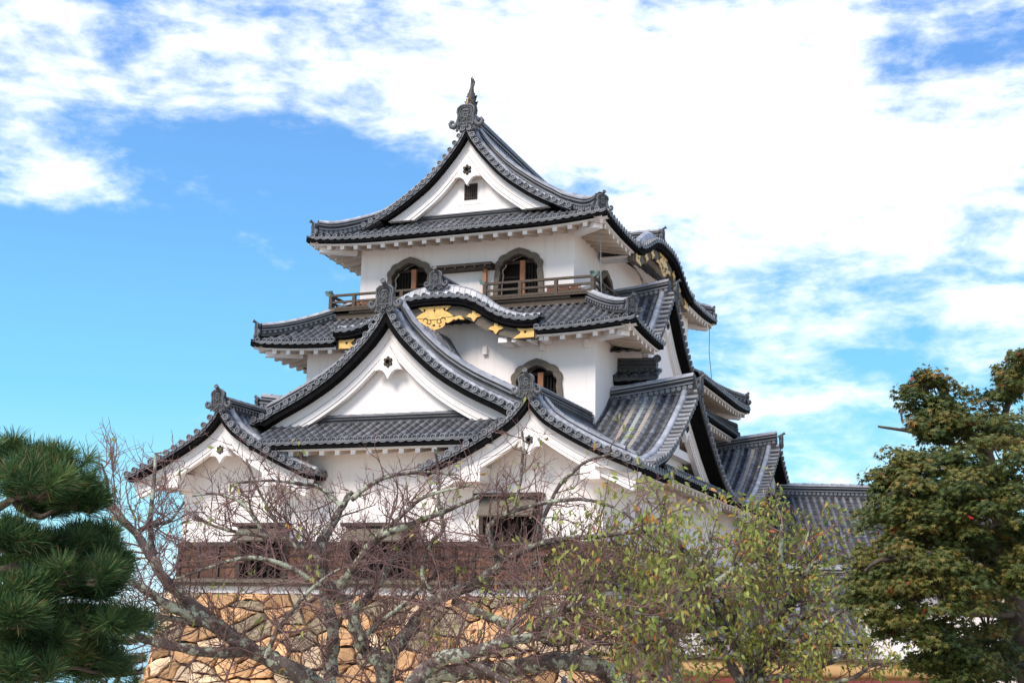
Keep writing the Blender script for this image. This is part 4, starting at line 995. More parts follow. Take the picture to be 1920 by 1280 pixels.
for s in (1, -1):
    for y, d in ((F3, 1), (K3, -1)):
        W3.bar((3.95 * s, y + d * 1.15, Z3 - .14), (4.93 * s, y + d * .34, Z3 - .19), .30, .28)
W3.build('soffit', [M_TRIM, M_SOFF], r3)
q = MB(); ridge(q, [(0, VG, Z3 + h3(E3)), (0, 12, Z3 + h3(E3) - .05), (0, K3 - 1.1, Z3 + h3(E3))], .24, .6); q.build('ridge', RD, r3)
for s in (1, -1):
    for y, d in ((F3, 1), (K3, -1)):
        pts = [(s * (.25 + .34 * i), y + d * 1.80, Z3 + h3(E3 - (.25 + .34 * i)) + .05 + .06 * (1 - abs(i - 4.5) / 4.5)) for i in range(10)]
        x_, z_ = 3.31, pts[-1][2]
        for i in range(1, 8):
            t = i / 7; dd = 1.75 * (1 - t) + .26 * t
            pts.append((s * (E3 - dd), y + d * dd, Z3 + h3(dd) + .17 * max(0, 1 - dd / 2.87) ** 2 * max(0, 1 - dd / 1.8) ** 2 + .05 + .1 * t ** 3))
        q = MB(); ridge(q, pts, .18, .50); q.build('descending_ridge', RD, r3)
        q = MB(); oni(q, V(pts[-1]) + V((s * .08, -d * .08, -.06)), V((.71 * d, .71 * s, 0)), V((.71 * s, -.71 * d, 0)), .52); q.build('ridge_end_tile', [M_ONI, M_PAN], r3)
q = MB(); ridge(q, [(-2.2, VG + .67, Z3 + h3(1.5) + .02), (2.2, VG + .67, Z3 + h3(1.5) + .02)], .12, .38); q.build('base_course', [M_TILED, M_TILED, M_TILE, M_PAN], r3)
gable(keep, (0, VG, 0), (1, 0, 0), (0, -1, 0), EV3, 3.72, 14.82, 14.85, .6, bw=.40, blk=.10, rc=.15, pend=.46, label='white front gable of the top roof with a barred vent', onis=0, vent=(15.42, 15.98))
q = MB(); oni(q, (0, VG + .02, Z3 + h3(E3) + .05), V((1, 0, 0)), V((0, -1, 0)), .86, False); q.build('ridge_end_tile', [M_ONI, M_PAN], r3)
KS = interp([(0, 14.97), (.8, 14.95), (1.6, 14.80), (2.3, 14.50), (3.0, 14.20), (3.5, 14.07), (3.95, 14.08)])
curved_gable('bow-shaped side gable with gilded ornaments under the top roof', (E3 + .02, 11.9, 0), (0, 1, 0), (1, 0, 0), KS, KX, 2.9, lambda a, d: KS(a) + .03 * d, 2.9, .5, True, 1.4, 15.3)
# fish-shaped roof finial standing on the front end of the main ridge
sh = MB(); by, bz = VG + .38, Z3 + h3(E3) + .45
pts = [(0, by, bz), (.01, by + .03, bz + .3), (.0, by - .0, bz + .62), (.03, by - .06, bz + .92), (.05, by - .06, bz + 1.16)]
sh.tube(pts, [.22, .225, .17, .10, .05], 9, 0)
for z, a, b in ((.15, .20, .13), (.42, .2, .17), (.62, .16, .2), (.3, -.2, .1), (.5, -.19, .14), (.72, -.13, .1)):
    sg = 1 if a > 0 else -1
    sh.add([(a * .8, by - .06, bz + z), (a * .8, by + .1, bz + z + .02), (a + sg * .07, by, bz + z + b), (a * .75, by, bz + z + b * .9)], [(0, 1, 2), (0, 2, 3), (1, 3, 2)], 1)
for dx, ht, bb in ((-.02, .42, .05), (.045, .34, .05), (.09, .22, .04), (-.0, .28, -.04)):
    sh.tube([(.04 + dx * .3, by - .06, bz + 1.08), (.04 + dx, by - .06 + bb * .5, bz + 1.16 + ht * .6), (.02 + dx * .9, by - .06 + bb * 2, bz + 1.14 + ht)], [.05, .035, .008], 5, 0)
for k in range(9):
    z = .05 + k * .1
    for j in range(7):
        a = math.pi * 2 * (j + .5 * (k % 2)) / 7; rr = .225 - max(0, k - 3) * .02
        sh.disc((rr * math.cos(a) * .97, by + rr * math.sin(a) * .97, bz + z), (math.cos(a), math.sin(a), -.3), .055, .02, 0, 6, random.random())
fin = sh.build('fish_finial', [M_FISH, M_BLACK], keep)
q = MB(); q.tube([(-.09, by - .215, bz + .1), (-.07, by - .22, bz + .4), (-.03, by - .2, bz + .68)], .022, 5); q.build('gold_strip', M_GOLD, fin)
# lightning wires
for pts in ([(4.75, 5.35, 13.75), (4.72, 5.4, 13.4), (4.7, 5.5, 12.6), (4.75, 5.45, 11.4)], [(6.2, 7.0, 9.9), (6.15, 6.6, 9.4), (6.2, 6.5, 8.9), (6.6, 6.0, 8.8)], [(5.1, 19.6, 13.7), (5.05, 19.7, 12.6), (5.2, 19.7, 10.8)]):
    q = MB(); q.tube(pts, .016, 5); q.build('lightning_wire', M_WIRE, keep)

# ------------------------------------------------------------------ long gate wing at the right, lower roof in front of it
RX = V((.933, .359, 0)); RY = V((.359, -.933, 0))         # along the wing, towards the viewer
def wing(name, label, P0, L, zr, ze, dp, wallz, RX=RX, RY=RY, pitch=.3, endcap=True):
    """tiled ridge roof: P0 left end of ridge in plan"""
    P0 = V(P0); root = thing(name, (P0.x, P0.y, wallz), label, 'building')
    T = MB(); SETS = []; sl_ = (zr - ze) / dp
    hh = lambda d: (sl_ * .85) * d + (sl_ * .15 / dp) * d * d
    for sg in (1, -1):
        o = P0 + RY * (sg * dp); o.z = ze
        B = MB(); Wt = MB(); slope(T, B, Wt, o, RX, -RY * sg, 0, L, hh, lambda a: dp, ov=.9, pitch=pitch); SETS.append((B, Wt))
    rf = T.build('roof', [M_TILE, M_TAN, M_JADE, M_PAN], root)
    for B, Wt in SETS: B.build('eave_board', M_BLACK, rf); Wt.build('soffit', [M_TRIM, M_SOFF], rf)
    q = MB(); a = P0.copy(); a.z = zr - .03; ridge(q, [a, a + RX * (L / 2), a + RX * L], .2, .46); q.build('ridge', RD, rf)
    w = MB(); c = P0 + RX * .7 - RY * (dp - .9); c.z = wallz
    w.box(c, RX * (L - 1.4), RY * (2 * dp - 1.8), Z * (ze - wallz + .0)); 
    for e_ in (.7, L - .7):
        a = P0 + RX * e_; w.add([V((*(a + RY * (dp - .9)).to_2d(), ze)), V((*(a - RY * (dp - .9)).to_2d(), ze)), V((*a.to_2d(), zr - .3))], [(0, 1, 2)])
    w.build('wall', M_WHITE, root)
    if endcap:
        for e_, sg in ((0, -1), (L, 1)):
            q = MB(); a = P0 + RX * e_; a.z = zr - .05; oni(q, a, RY * sg, RX * sg, .55); q.build('ridge_end_tile', [M_ONI, M_PAN], rf)
    return root
wing('gate_wing', 'long grey tiled wing joined to the keep behind the leafy trees', (6.45, 20.01, 0), 9.5, 6.79, 3.66, 4.0, -1)
wing('low_tiled_building', 'low tiled building in front of the long wing, ridge end upturned', (7.77, 4.44, 0), 4.35, 2.86, 1.26, 2.5, -.9, RX=V((.936, .35, 0)), RY=V((.35, -.936, 0)))
wing('corner_turret', 'small tiled roof glimpsed behind the maple at the right edge', (15.75, 9.66, 0), 6.0, 3.85, 2.95, 2.0, -.6)
# low ochre wall with white band and red posts
ow = thing('ochre_wall', (7.9, 2.6, -.8), 'ochre plastered wall with a white band and grey coping below the roofs', 'wall')
wx, wy = V((.933, .36, 0)), V((.36, -.933, 0)); o = V((7.72, 2.3, 0))
q = MB()
prof = [(0, .24), (.06, .26), (.10, .34), (.12, .46), (.11, .58), (.07, .66), (0, .70)]
vs = []
for a, z in prof: vs += [o + wy * (.3 + a) + Z * z, o + wy * (.3 + a) + wx * 7.4 + Z * (z + .06)]
q.add(vs, [(2 * i, 2 * i + 1, 2 * i + 3, 2 * i + 2) for i in range(len(prof) - 1)], 0, True, .5)
q.add([o - Z * .8, o + wx * 7.4 - Z * .8, o + wx * 7.4 + Z * .3, o + Z * .3], [(0, 1, 2, 3)], 0)
q.build('wall_face', M_OCHRE, ow)
q = MB(); q.box(o + wy * .0 + Z * .80, wx * 7.4, wy * .1, Z * .55); q.build('white_band', M_WHITE, ow)
q = MB(); q.box(o + wy * .0 + Z * .715, wx * 7.4, wy * .5, Z * .06); q.build('coping', M_WOODG, ow)
for k in range(9): q = MB(); q.box(o + wx * (k * .9) + wy * .3 - Z * .8, wx * .1, wy * .1, Z * .92); q.build('post', M_REDWOOD, ow)
q = MB(); q.box(o + wy * .26 + Z * .12, wx * 7.4, wy * .18, Z * .1); q.build('rail', M_REDWOOD, ow)
q = MB(); q.box((8.2, -8.28, -.9), (.09, 0, 0), (0, .09, 0), (0, 0, 1.4))
q.add([(8.18, -8.3, .5), (8.31, -8.3, .5), (8.31, -8.17, .5), (8.18, -8.17, .5), (8.245, -8.235, .57)], [(0, 1, 4), (1, 2, 4), (2, 3, 4), (3, 0, 4)])
tag(q.build('marker_post', M_SIGN), 'dark blue marker post standing in front of the stone rampart', 'post')

# ------------------------------------------------------------------ foliage kit
rng = np.random.default_rng(11)
def leaf_mesh(name, parent, m, C, D, Nn, S, shape, tint):
    """one mesh of many flat leaves: centres, tip directions, normals, sizes, 2-D outline"""
    C = np.asarray(C, float); D = np.asarray(D, float); Nn = np.asarray(Nn, float); S = np.asarray(S, float)[:, None, None]
    D = D / np.linalg.norm(D, axis=1, keepdims=True)
    Sd = np.cross(D, Nn); Sd /= np.linalg.norm(Sd, axis=1, keepdims=True) + 1e-9
    N2 = np.cross(Sd, D)
    sh = np.asarray(shape, float)          # x side, y along, z bend
    vv = C[:, None, :] + S * (Sd[:, None, :] * sh[None, :, 0:1] + D[:, None, :] * sh[None, :, 1:2] + N2[:, None, :] * sh[None, :, 2:3])
    n, k = len(C), len(sh)
    me = bpy.data.meshes.new(name)
    me.vertices.add(n * k); me.vertices.foreach_set('co', vv.reshape(-1))
    me.loops.add(n * k); me.loops.foreach_set('vertex_index', np.arange(n * k, dtype=np.int32))
    me.polygons.add(n); me.polygons.foreach_set('loop_start', np.arange(0, n * k, k, dtype=np.int32)); me.polygons.foreach_set('loop_total', np.full(n, k, np.int32))
    me.materials.append(m)
    at = me.attributes.new('tint', 'FLOAT', 'FACE'); at.data.foreach_set('value', np.asarray(tint, np.float32))
    me.update(calc_edges=True)
    ob = bpy.data.objects.new(name, me); COL.objects.link(ob); attach(ob, parent); return ob
def unit(n):
    v = rng.normal(size=(n, 3)); return v / np.linalg.norm(v, axis=1, keepdims=True)
def smooth_line(pts, k=4):
    P = np.array(pts, float); out_ = []
    for i in range(len(P) - 1):
        p0, p1, p2, p3 = P[max(0, i - 1)], P[i], P[i + 1], P[min(len(P) - 1, i + 2)]
        for j in range(k):
            t = j / k
            out_.append(.5 * ((2 * p1) + (p2 - p0) * t + (2 * p0 - 5 * p1 + 4 * p2 - p3) * t * t + (3 * p1 - p0 - 3 * p2 + p3) * t ** 3))
    out_.append(P[-1]); return np.array(out_)

# ------------------------------------------------------------------ cherry trees
LIMBS=[
('A',0.167,0.033,[(8.89,-17.64,0.47),(8.35,-17.76,0.64),(8.23,-18.29,0.87),(7.72,-18.31,1.08),(7.4,-18.61,1.31),(7.09,-18.8,1.59),(6.7,-19.02,1.94),(6.64,-19.28,2.21),(6.36,-19.32,2.56),(6.16,-19.54,2.83),(5.88,-19.66,3.06)]),
('A',0.054,0.021,[(6.57,-19.18,2.21),(6.3,-18.91,2.51),(6.37,-19.06,2.74),(6.36,-19.03,3.04),(6.31,-18.96,3.27),(6.24,-18.87,3.61)]),
('A',0.103,0.032,[(7.31,-18.46,1.31),(7.18,-18.79,1.47),(6.79,-19.18,1.71),(6.59,-19.42,1.9),(6.38,-19.64,2.04),(6.29,-19.93,2.07)]),
('A',0.104,0.052,[(8.0,-17.98,0.85),(7.84,-18.25,1.06),(7.62,-18.4,1.15),(7.21,-18.84,1.15),(6.94,-19.1,1.2),(6.6,-19.28,1.28),(6.62,-19.59,1.34)]),
('A',0.047,0.020,[(7.24,-18.81,1.46),(6.85,-19.05,1.53),(6.43,-19.44,1.63),(6.13,-19.66,1.66),(5.78,-19.91,1.67)]),
('A',0.111,0.078,[(8.52,-17.78,0.46),(8.33,-17.75,0.77),(8.25,-17.6,1.1),(8.3,-17.71,1.45),(8.2,-17.68,1.77),(8.09,-17.55,1.9),(8.09,-17.66,2.24),(7.98,-17.56,2.55)]),
('A',0.078,0.044,[(7.98,-17.56,2.55),(8.03,-17.5,2.67),(8.0,-17.33,2.78),(8.04,-17.27,2.9),(8.06,-17.24,2.98),(8.08,-17.11,3.12),(8.15,-17.07,3.26)]),
('A',0.125,0.071,[(9.02,-17.59,0.47),(9.07,-17.78,1.0),(8.74,-17.54,1.16),(8.69,-17.69,1.32),(8.62,-17.74,1.63),(8.44,-17.61,1.77),(8.27,-17.6,1.9),(8.09,-17.74,2.14),(8.06,-17.76,2.31),(7.96,-17.68,2.52)]),
('A',0.077,0.026,[(8.4,-17.72,1.97),(8.55,-17.78,2.14),(8.7,-17.85,2.27),(8.8,-17.81,2.46),(8.98,-17.92,2.57),(9.16,-18.01,2.63),(9.52,-17.92,2.77),(9.92,-18.0,2.89),(10.38,-17.92,3.09)]),
('A',0.070,0.043,[(8.48,-17.69,1.6),(8.57,-17.63,1.71),(8.56,-17.4,1.8),(8.7,-17.23,2.04),(8.75,-17.17,2.2),(8.78,-17.11,2.35),(8.9,-16.89,2.44)]),
('A',0.132,0.060,[(8.97,-17.61,0.53),(9.03,-17.63,0.89),(9.22,-17.86,1.17),(9.33,-17.6,1.45),(9.56,-17.6,1.73),(9.71,-17.79,1.79),(9.76,-17.68,1.85),(9.95,-17.76,1.91),(10.21,-17.58,2.02),(10.43,-17.8,2.12),(10.56,-17.64,2.25)]),
('A',0.034,0.017,[(9.74,-17.63,1.85),(9.63,-17.78,2.01),(9.53,-17.7,2.15),(9.57,-17.67,2.38),(9.78,-17.9,2.57),(9.82,-17.76,2.69),(9.76,-17.74,2.98),(9.78,-17.84,3.19),(9.71,-17.7,3.46),(9.72,-17.85,3.71)]),
('A',0.034,0.017,[(9.87,-17.58,1.92),(9.92,-17.59,2.06),(9.79,-17.44,2.19),(9.66,-17.45,2.26)]),
('B',0.127,0.049,[(9.75,-18.81,0.56),(10.03,-18.87,0.89),(10.15,-18.69,1.06),(10.39,-18.8,1.18),(10.73,-18.78,1.24),(11.04,-18.86,1.34),(11.36,-18.52,1.43),(11.55,-18.61,1.52),(11.71,-18.69,1.62)]),
('B',0.062,0.022,[(11.42,-18.59,1.5),(11.42,-18.48,1.6),(11.45,-18.38,1.67),(11.56,-18.35,1.73),(11.72,-18.32,1.75),(11.87,-18.22,1.81),(12.06,-18.09,1.81),(12.32,-17.75,1.7),(12.74,-17.65,1.65)]),
('B',0.063,0.031,[(10.52,-18.62,1.12),(10.83,-18.8,1.07),(11.11,-18.8,0.92),(11.33,-18.84,0.8)]),
('B',0.111,0.126,[(9.87,-18.33,0.79),(10.09,-18.35,0.94),(10.44,-18.24,1.0),(10.84,-18.12,1.03),(11.22,-18.2,1.11),(11.49,-18.21,1.14),(11.75,-18.04,1.14),(12.01,-17.91,1.06),(12.21,-17.94,0.95),(12.44,-17.98,0.69)]),
('A',0.068,0.059,[(9.96,-17.66,1.83),(10.25,-17.68,1.7),(10.57,-17.77,1.61),(10.79,-17.79,1.5),(10.94,-17.92,1.44)]),
('B',0.060,0.019,[(10.39,-17.7,2.06),(10.6,-17.74,2.24),(10.66,-17.72,2.32),(10.93,-17.85,2.42),(11.09,-17.8,2.49),(11.27,-17.85,2.54),(11.53,-17.79,2.58),(11.86,-17.79,2.6),(12.29,-17.51,2.67),(12.74,-17.65,2.67)]),
('B',0.040,0.017,[(10.94,-17.71,2.18),(10.98,-17.49,2.28),(11.09,-17.38,2.36),(11.27,-17.54,2.39),(11.34,-17.3,2.43),(11.6,-17.15,2.35),(11.87,-16.92,2.16)]),
('B',0.047,0.016,[(10.56,-17.64,2.27),(10.51,-17.68,2.38),(10.58,-17.97,2.5),(10.45,-17.79,2.7),(10.6,-17.82,2.83),(10.96,-17.95,2.93),(11.34,-17.85,3.02),(11.74,-17.75,3.04),(12.08,-17.62,2.93),(12.28,-17.62,2.8)]),
('B',0.033,0.017,[(11.04,-17.67,2.55),(11.1,-17.59,2.81),(11.23,-17.42,3.23),(11.46,-17.52,3.41),(11.61,-17.38,3.56),(11.92,-17.33,3.65)]),
('B',0.027,0.014,[(10.72,-17.68,2.87),(10.76,-17.57,3.15),(10.72,-17.37,3.47),(10.74,-17.37,3.83),(10.69,-17.37,4.02)]),
('B',0.034,0.013,[(8.99,-18.03,2.56),(9.4,-17.97,2.9),(9.81,-18.24,3.07),(10.34,-18.15,3.2)]),
('A',0.042,0.018,[(8.18,-17.91,2.3),(7.87,-17.92,2.5),(7.57,-17.96,2.6),(7.01,-17.85,2.65),(6.58,-17.96,2.75),(6.2,-18.04,2.92)]),
('A',0.041,0.017,[(8.4,-18.26,1.96),(8.07,-18.52,2.2),(7.7,-18.78,2.29),(7.29,-18.97,2.18),(6.95,-19.24,2.01)]),
('A',0.042,0.017,[(8.53,-17.78,3.09),(8.81,-17.73,3.3),(9.07,-17.65,3.41),(9.41,-17.4,3.46),(9.82,-17.28,3.43)]),
('A',0.035,0.014,[(8.41,-17.82,2.99),(8.07,-17.8,3.24),(7.94,-18.13,3.27),(7.59,-18.35,3.29),(7.22,-18.5,3.25)]),
('A',0.027,0.014,[(7.69,-18.42,2.54),(7.49,-18.52,2.87),(7.26,-18.54,3.04),(6.87,-18.45,3.12),(6.6,-18.52,3.09)]),
('A',0.027,0.014,[(8.07,-18.28,2.42),(7.73,-18.26,2.75),(7.52,-18.33,3.09),(7.31,-18.3,3.44),(7.23,-18.28,3.58)]),
('A',0.034,0.013,[(6.1,-19.25,2.76),(5.98,-19.39,2.98),(6.0,-19.49,3.2),(5.99,-19.61,3.39)]),
('A',0.034,0.014,[(6.26,-19.19,2.57),(6.39,-19.09,2.67),(6.48,-18.79,2.76),(6.51,-18.56,3.01)]),
('A',0.040,0.016,[(7.98,-18.74,1.1),(8.12,-18.76,1.43),(8.42,-18.8,1.75),(8.67,-18.76,2.01),(8.98,-18.68,2.2)]),
('A',0.041,0.017,[(8.88,-18.07,1.32),(9.16,-17.97,1.58),(9.36,-17.79,1.78),(9.53,-17.55,2.05),(9.86,-17.47,2.26),(10.14,-17.27,2.34)]),
('B',0.038,0.016,[(10.93,-18.57,1.34),(11.03,-18.41,1.55),(11.19,-18.14,1.86),(11.5,-17.9,2.03),(11.86,-17.55,2.07),(12.28,-17.4,1.96)]),
('B',0.032,0.016,[(11.47,-18.14,1.14),(11.83,-18.08,1.3),(12.02,-17.64,1.51),(12.44,-17.49,1.61),(12.76,-17.22,1.59)]),
('B',0.025,0.013,[(11.25,-18.23,1.42),(11.43,-18.04,1.32),(11.73,-17.76,1.38),(12.17,-17.46,1.33),(12.64,-17.26,1.46)]),
('C',0.191,0.150,[(12.16,-15.31,0.48),(12.07,-15.14,0.88),(12.02,-15.13,1.23),(12.03,-14.89,1.58),(12.09,-14.9,1.87)]),
('C',0.104,0.046,[(12.14,-15.1,1.8),(12.24,-15.03,2.09),(12.36,-14.92,2.31),(12.23,-14.84,2.53),(12.07,-14.96,2.82),(11.83,-14.76,3.06),(11.6,-14.9,3.2),(11.34,-14.84,3.4),(11.22,-15.03,3.53)]),
('C',0.089,0.029,[(12.14,-15.1,1.83),(12.46,-15.02,2.02),(12.81,-14.96,2.24),(13.02,-14.87,2.53),(13.09,-14.84,2.9),(13.05,-14.96,3.18)]),
('C',0.074,0.029,[(12.07,-15.13,1.51),(11.88,-15.41,1.72),(11.63,-15.58,1.78),(11.42,-15.86,1.92),(11.2,-16.11,1.94)]),
('C',0.059,0.022,[(12.11,-15.22,1.73),(11.91,-15.24,2.15),(11.78,-15.56,2.42),(11.69,-15.53,2.71),(11.6,-15.74,2.91)]),
('C',0.052,0.022,[(12.4,-15.1,2.3),(12.64,-15.15,2.59),(12.66,-15.25,2.87),(12.47,-15.38,3.08),(12.34,-15.45,3.22)]),
('D',0.093,0.030,[(12.88,-13.96,0.43),(12.83,-14.18,0.82),(12.66,-14.24,1.16),(12.48,-14.34,1.48),(12.28,-14.6,1.74),(12.09,-14.74,2.02),(11.92,-14.97,2.23)]),
('D',0.101,0.040,[(12.91,-13.94,0.43),(12.86,-13.78,1.09),(12.73,-13.9,1.3),(12.65,-13.89,1.44),(12.68,-13.87,1.56),(12.73,-13.92,1.67),(12.77,-13.65,2.06),(13.02,-13.72,2.36),(13.06,-13.45,2.76),(13.03,-13.47,3.15)]),
('D',0.093,0.038,[(12.98,-13.92,0.44),(13.03,-13.95,0.82),(13.11,-13.88,1.24),(13.28,-13.97,1.61),(13.42,-14.03,1.98),(13.42,-13.99,2.28),(13.43,-14.11,2.65),(13.46,-14.12,3.0),(13.5,-14.15,3.39)]),
('D',0.062,0.023,[(13.18,-13.84,1.46),(13.4,-13.75,1.84),(13.71,-13.65,2.36),(13.88,-13.59,2.52),(14.02,-13.59,2.67),(14.28,-13.41,2.91)]),
('D',0.062,0.022,[(13.06,-13.88,1.02),(13.42,-13.98,1.29),(13.83,-14.2,1.48),(14.19,-14.11,1.77),(14.49,-14.19,1.92)]),
('D',0.054,0.022,[(13.06,-14.1,0.84),(13.67,-14.18,0.96),(14.08,-14.04,1.12),(14.53,-14.18,1.32)]),
('D',0.054,0.022,[(13.1,-14.09,0.74),(13.77,-13.93,0.79),(14.38,-14.19,0.93),(14.66,-14.11,1.11),(15.08,-14.18,1.16)]),
('D',0.054,0.023,[(12.68,-14.03,1.44),(12.48,-14.12,1.82),(12.43,-14.22,2.26),(12.56,-14.08,2.65)]),
('D',0.047,0.023,[(13.25,-13.81,1.61),(13.54,-13.66,1.92),(13.63,-13.71,2.44),(13.8,-13.75,2.97),(13.94,-13.55,3.29)]),
('D',0.047,0.023,[(12.74,-14.01,1.67),(12.58,-14.23,1.97),(12.26,-14.48,2.18),(12.0,-14.69,2.47),(11.76,-14.93,2.6)]),
('D',0.047,0.023,[(13.06,-13.88,1.02),(13.65,-13.94,1.69),(14.08,-13.8,2.07),(14.4,-13.91,2.29)]),
]
TREES = {'A': ('cherry_tree', 'bare cherry tree with lichen on its forked trunk, branches across the left of the keep', (8.9, -17.6, -.3)),
         'B': ('cherry_tree', 'spreading bare cherry tree with long low lichen-covered boughs in front of the rampart', (9.6, -18.8, -.3)),
         'C': ('cherry_tree', 'dark-trunked cherry tree with a broken upper bough and sparse leaves', (12.3, -16.5, -.3)),
         'D': ('cherry_tree', 'leafy yellow-green cherry tree before the low tiled building', (13.3, -15.6, -.3))}
LANCE = [(0, 0, 0), (.17, .28, .03), (.17, .55, .0), (0, 1, -.12), (-.17, .55, .0), (-.17, .28, .03)]
def rnd(a, b): return float(rng.uniform(a, b))
CUT = {'C': 2.9, 'D': 3.2}
DENS = {'A': (.088, .012), 'B': (.078, .05), 'C': (.125, 1.0), 'D': (.12, 1.0)}
for key, (nm, lab, loc) in TREES.items():
    root = thing(nm, loc, lab, 'cherry tree', 'cherry trees in front of the keep')
    tk = MB(); tw = MB(); LC, LD, LN, LS, LT = [], [], [], [], []
    step, leafy = DENS[key]
    def lf_(p): return leafy if key in 'CD' else (leafy + .5 * min(1, max(0, (p[0] - 11.2) / 1.2)))
    def leaves_at(p, d, n):
        for _ in range(n):
            LC.append(p + rng.normal(size=3) * .05); dd = d * .35 + rng.normal(size=3) * .45; dd[2] -= .75
            LD.append(dd); LN.append(rng.normal(size=3) + np.array([.0, -.9, .5])); LS.append(rnd(.066, .112)); LT.append(min(1, max(0, rng.normal(.47, .22) if rng.random() > .07 else rnd(.8, 1))))
    def twig(p, d, ln, r0, lvl):
        n = 5 if lvl else 4
        pts = [p]; q = p.copy(); dd = d / np.linalg.norm(d)
        for i in range(n):
            dd = dd + rng.normal(size=3) * (.20 if lvl == 0 else .16) + np.array([0, 0, .05])
            dd /= np.linalg.norm(dd); q = q + dd * (ln / n); pts.append(q)
        rr = [r0 * (1 - .62 * i / n) for i in range(n + 1)]
        tw.tube(pts, rr, 4 if lvl == 0 else 3, 0, False, rnd(0, 1), True)
        return pts, dd
    for (tkey, r0, r1, pts) in LIMBS:
        if tkey != key: continue
        if key in 'CD': pts = [q_ for q_ in pts if q_[2] < CUT[key]]
        sm = smooth_line(pts, 4); n = len(sm)
        seg = np.linalg.norm(np.diff(sm, axis=0), axis=1); cum = np.concatenate([[0], np.cumsum(seg)])
        rad = []
        for i in range(n):
            f = cum[i] / cum[-1]; r_ = (r0 + (r1 - r0) * f) * (.88 if r0 > .04 else 1)
            rad.append(r_ * (1 + .10 * math.sin(i * 1.9 + r0 * 300) + rnd(-.06, .06)))
        sm = sm + rng.normal(size=sm.shape) * (.10 * np.array(rad))[:, None]
        tk.tube(sm, rad, 9 if r0 > .06 else 6, 0, True, .5)
        s_ = rnd(.05, .2)
        while s_ < cum[-1]:
            i = min(n - 2, int(np.searchsorted(cum, s_)) - 1 if s_ > 0 else 0); i = max(0, i)
            p = sm[i] + (sm[i + 1] - sm[i]) * ((s_ - cum[i]) / max(1e-6, seg[i]))
            r_ = rad[i]
            f = s_ / cum[-1]
            if key in 'AB' and p[2] > 2.75 and rng.random() < .35: s_ += step; continue
            if r_ < .125 and p[2] > .55:
                ld = (sm[i + 1] - sm[i]); ld /= np.linalg.norm(ld) + 1e-9
                side = rng.normal(size=3); side -= ld * side.dot(ld); side /= np.linalg.norm(side)
                d0 = side * 1.0 + ld * rnd(.2, .9) + np.array([0, 0, (.16 if r_ < .06 else .35) if key in 'AB' else .0])
                ln = rnd(.35, 1.05) * (1.0 if r_ > .025 else .75) * (1.0 if key in 'AB' else .75)
                if key in 'AB' and p[2] > 3.0: ln *= .62; d0[2] *= .4
                bp, _ = twig(p, d0, ln, min(r_ * .5, rnd(.008, .016)), 0)
                bl = np.array(bp)
                for k in range(int(ln / .085)):
                    t = rnd(.15, 1.0) * (len(bl) - 1); a = min(len(bl) - 2, int(t)); q = bl[a] + (bl[a + 1] - bl[a]) * (t - a)
                    bd = bl[a + 1] - bl[a]; bd /= np.linalg.norm(bd) + 1e-9
                    sd_ = rng.normal(size=3); sd_ -= bd * sd_.dot(bd)
                    l2 = rnd(.14, .5)
                    tp, td = twig(q, sd_ * .8 + bd * rnd(.5, 1.1) + np.array([0, 0, .15]), l2, rnd(.0048, .0068), 1)
                    for _ in range(2 if l2 > .25 else 1):
                        a2 = int(rng.integers(1, len(tp) - 1)); bd2 = tp[a2 + 1] - tp[a2]
                        sp, sd2 = twig(tp[a2], bd2 / (np.linalg.norm(bd2) + 1e-9) * .8 + rng.normal(size=3) * .7, rnd(.06, .2), .0042, 1)
                        if rng.random() < lf_(p) * .7: leaves_at(sp[-1], sd2, int(rng.integers(2, 5)))
                    if rng.random() < lf_(p) * .9: leaves_at(tp[-1], td, int(rng.integers(2, 7)))
            s_ += step * rnd(.6, 1.4)
    t_ = tk.build('trunk', M_BARK, root); tw.build('twigs', M_TWIG, root)
    leaf_mesh('leaves', root, M_CHLEAF, LC, LD, LN, LS, LANCE, LT)

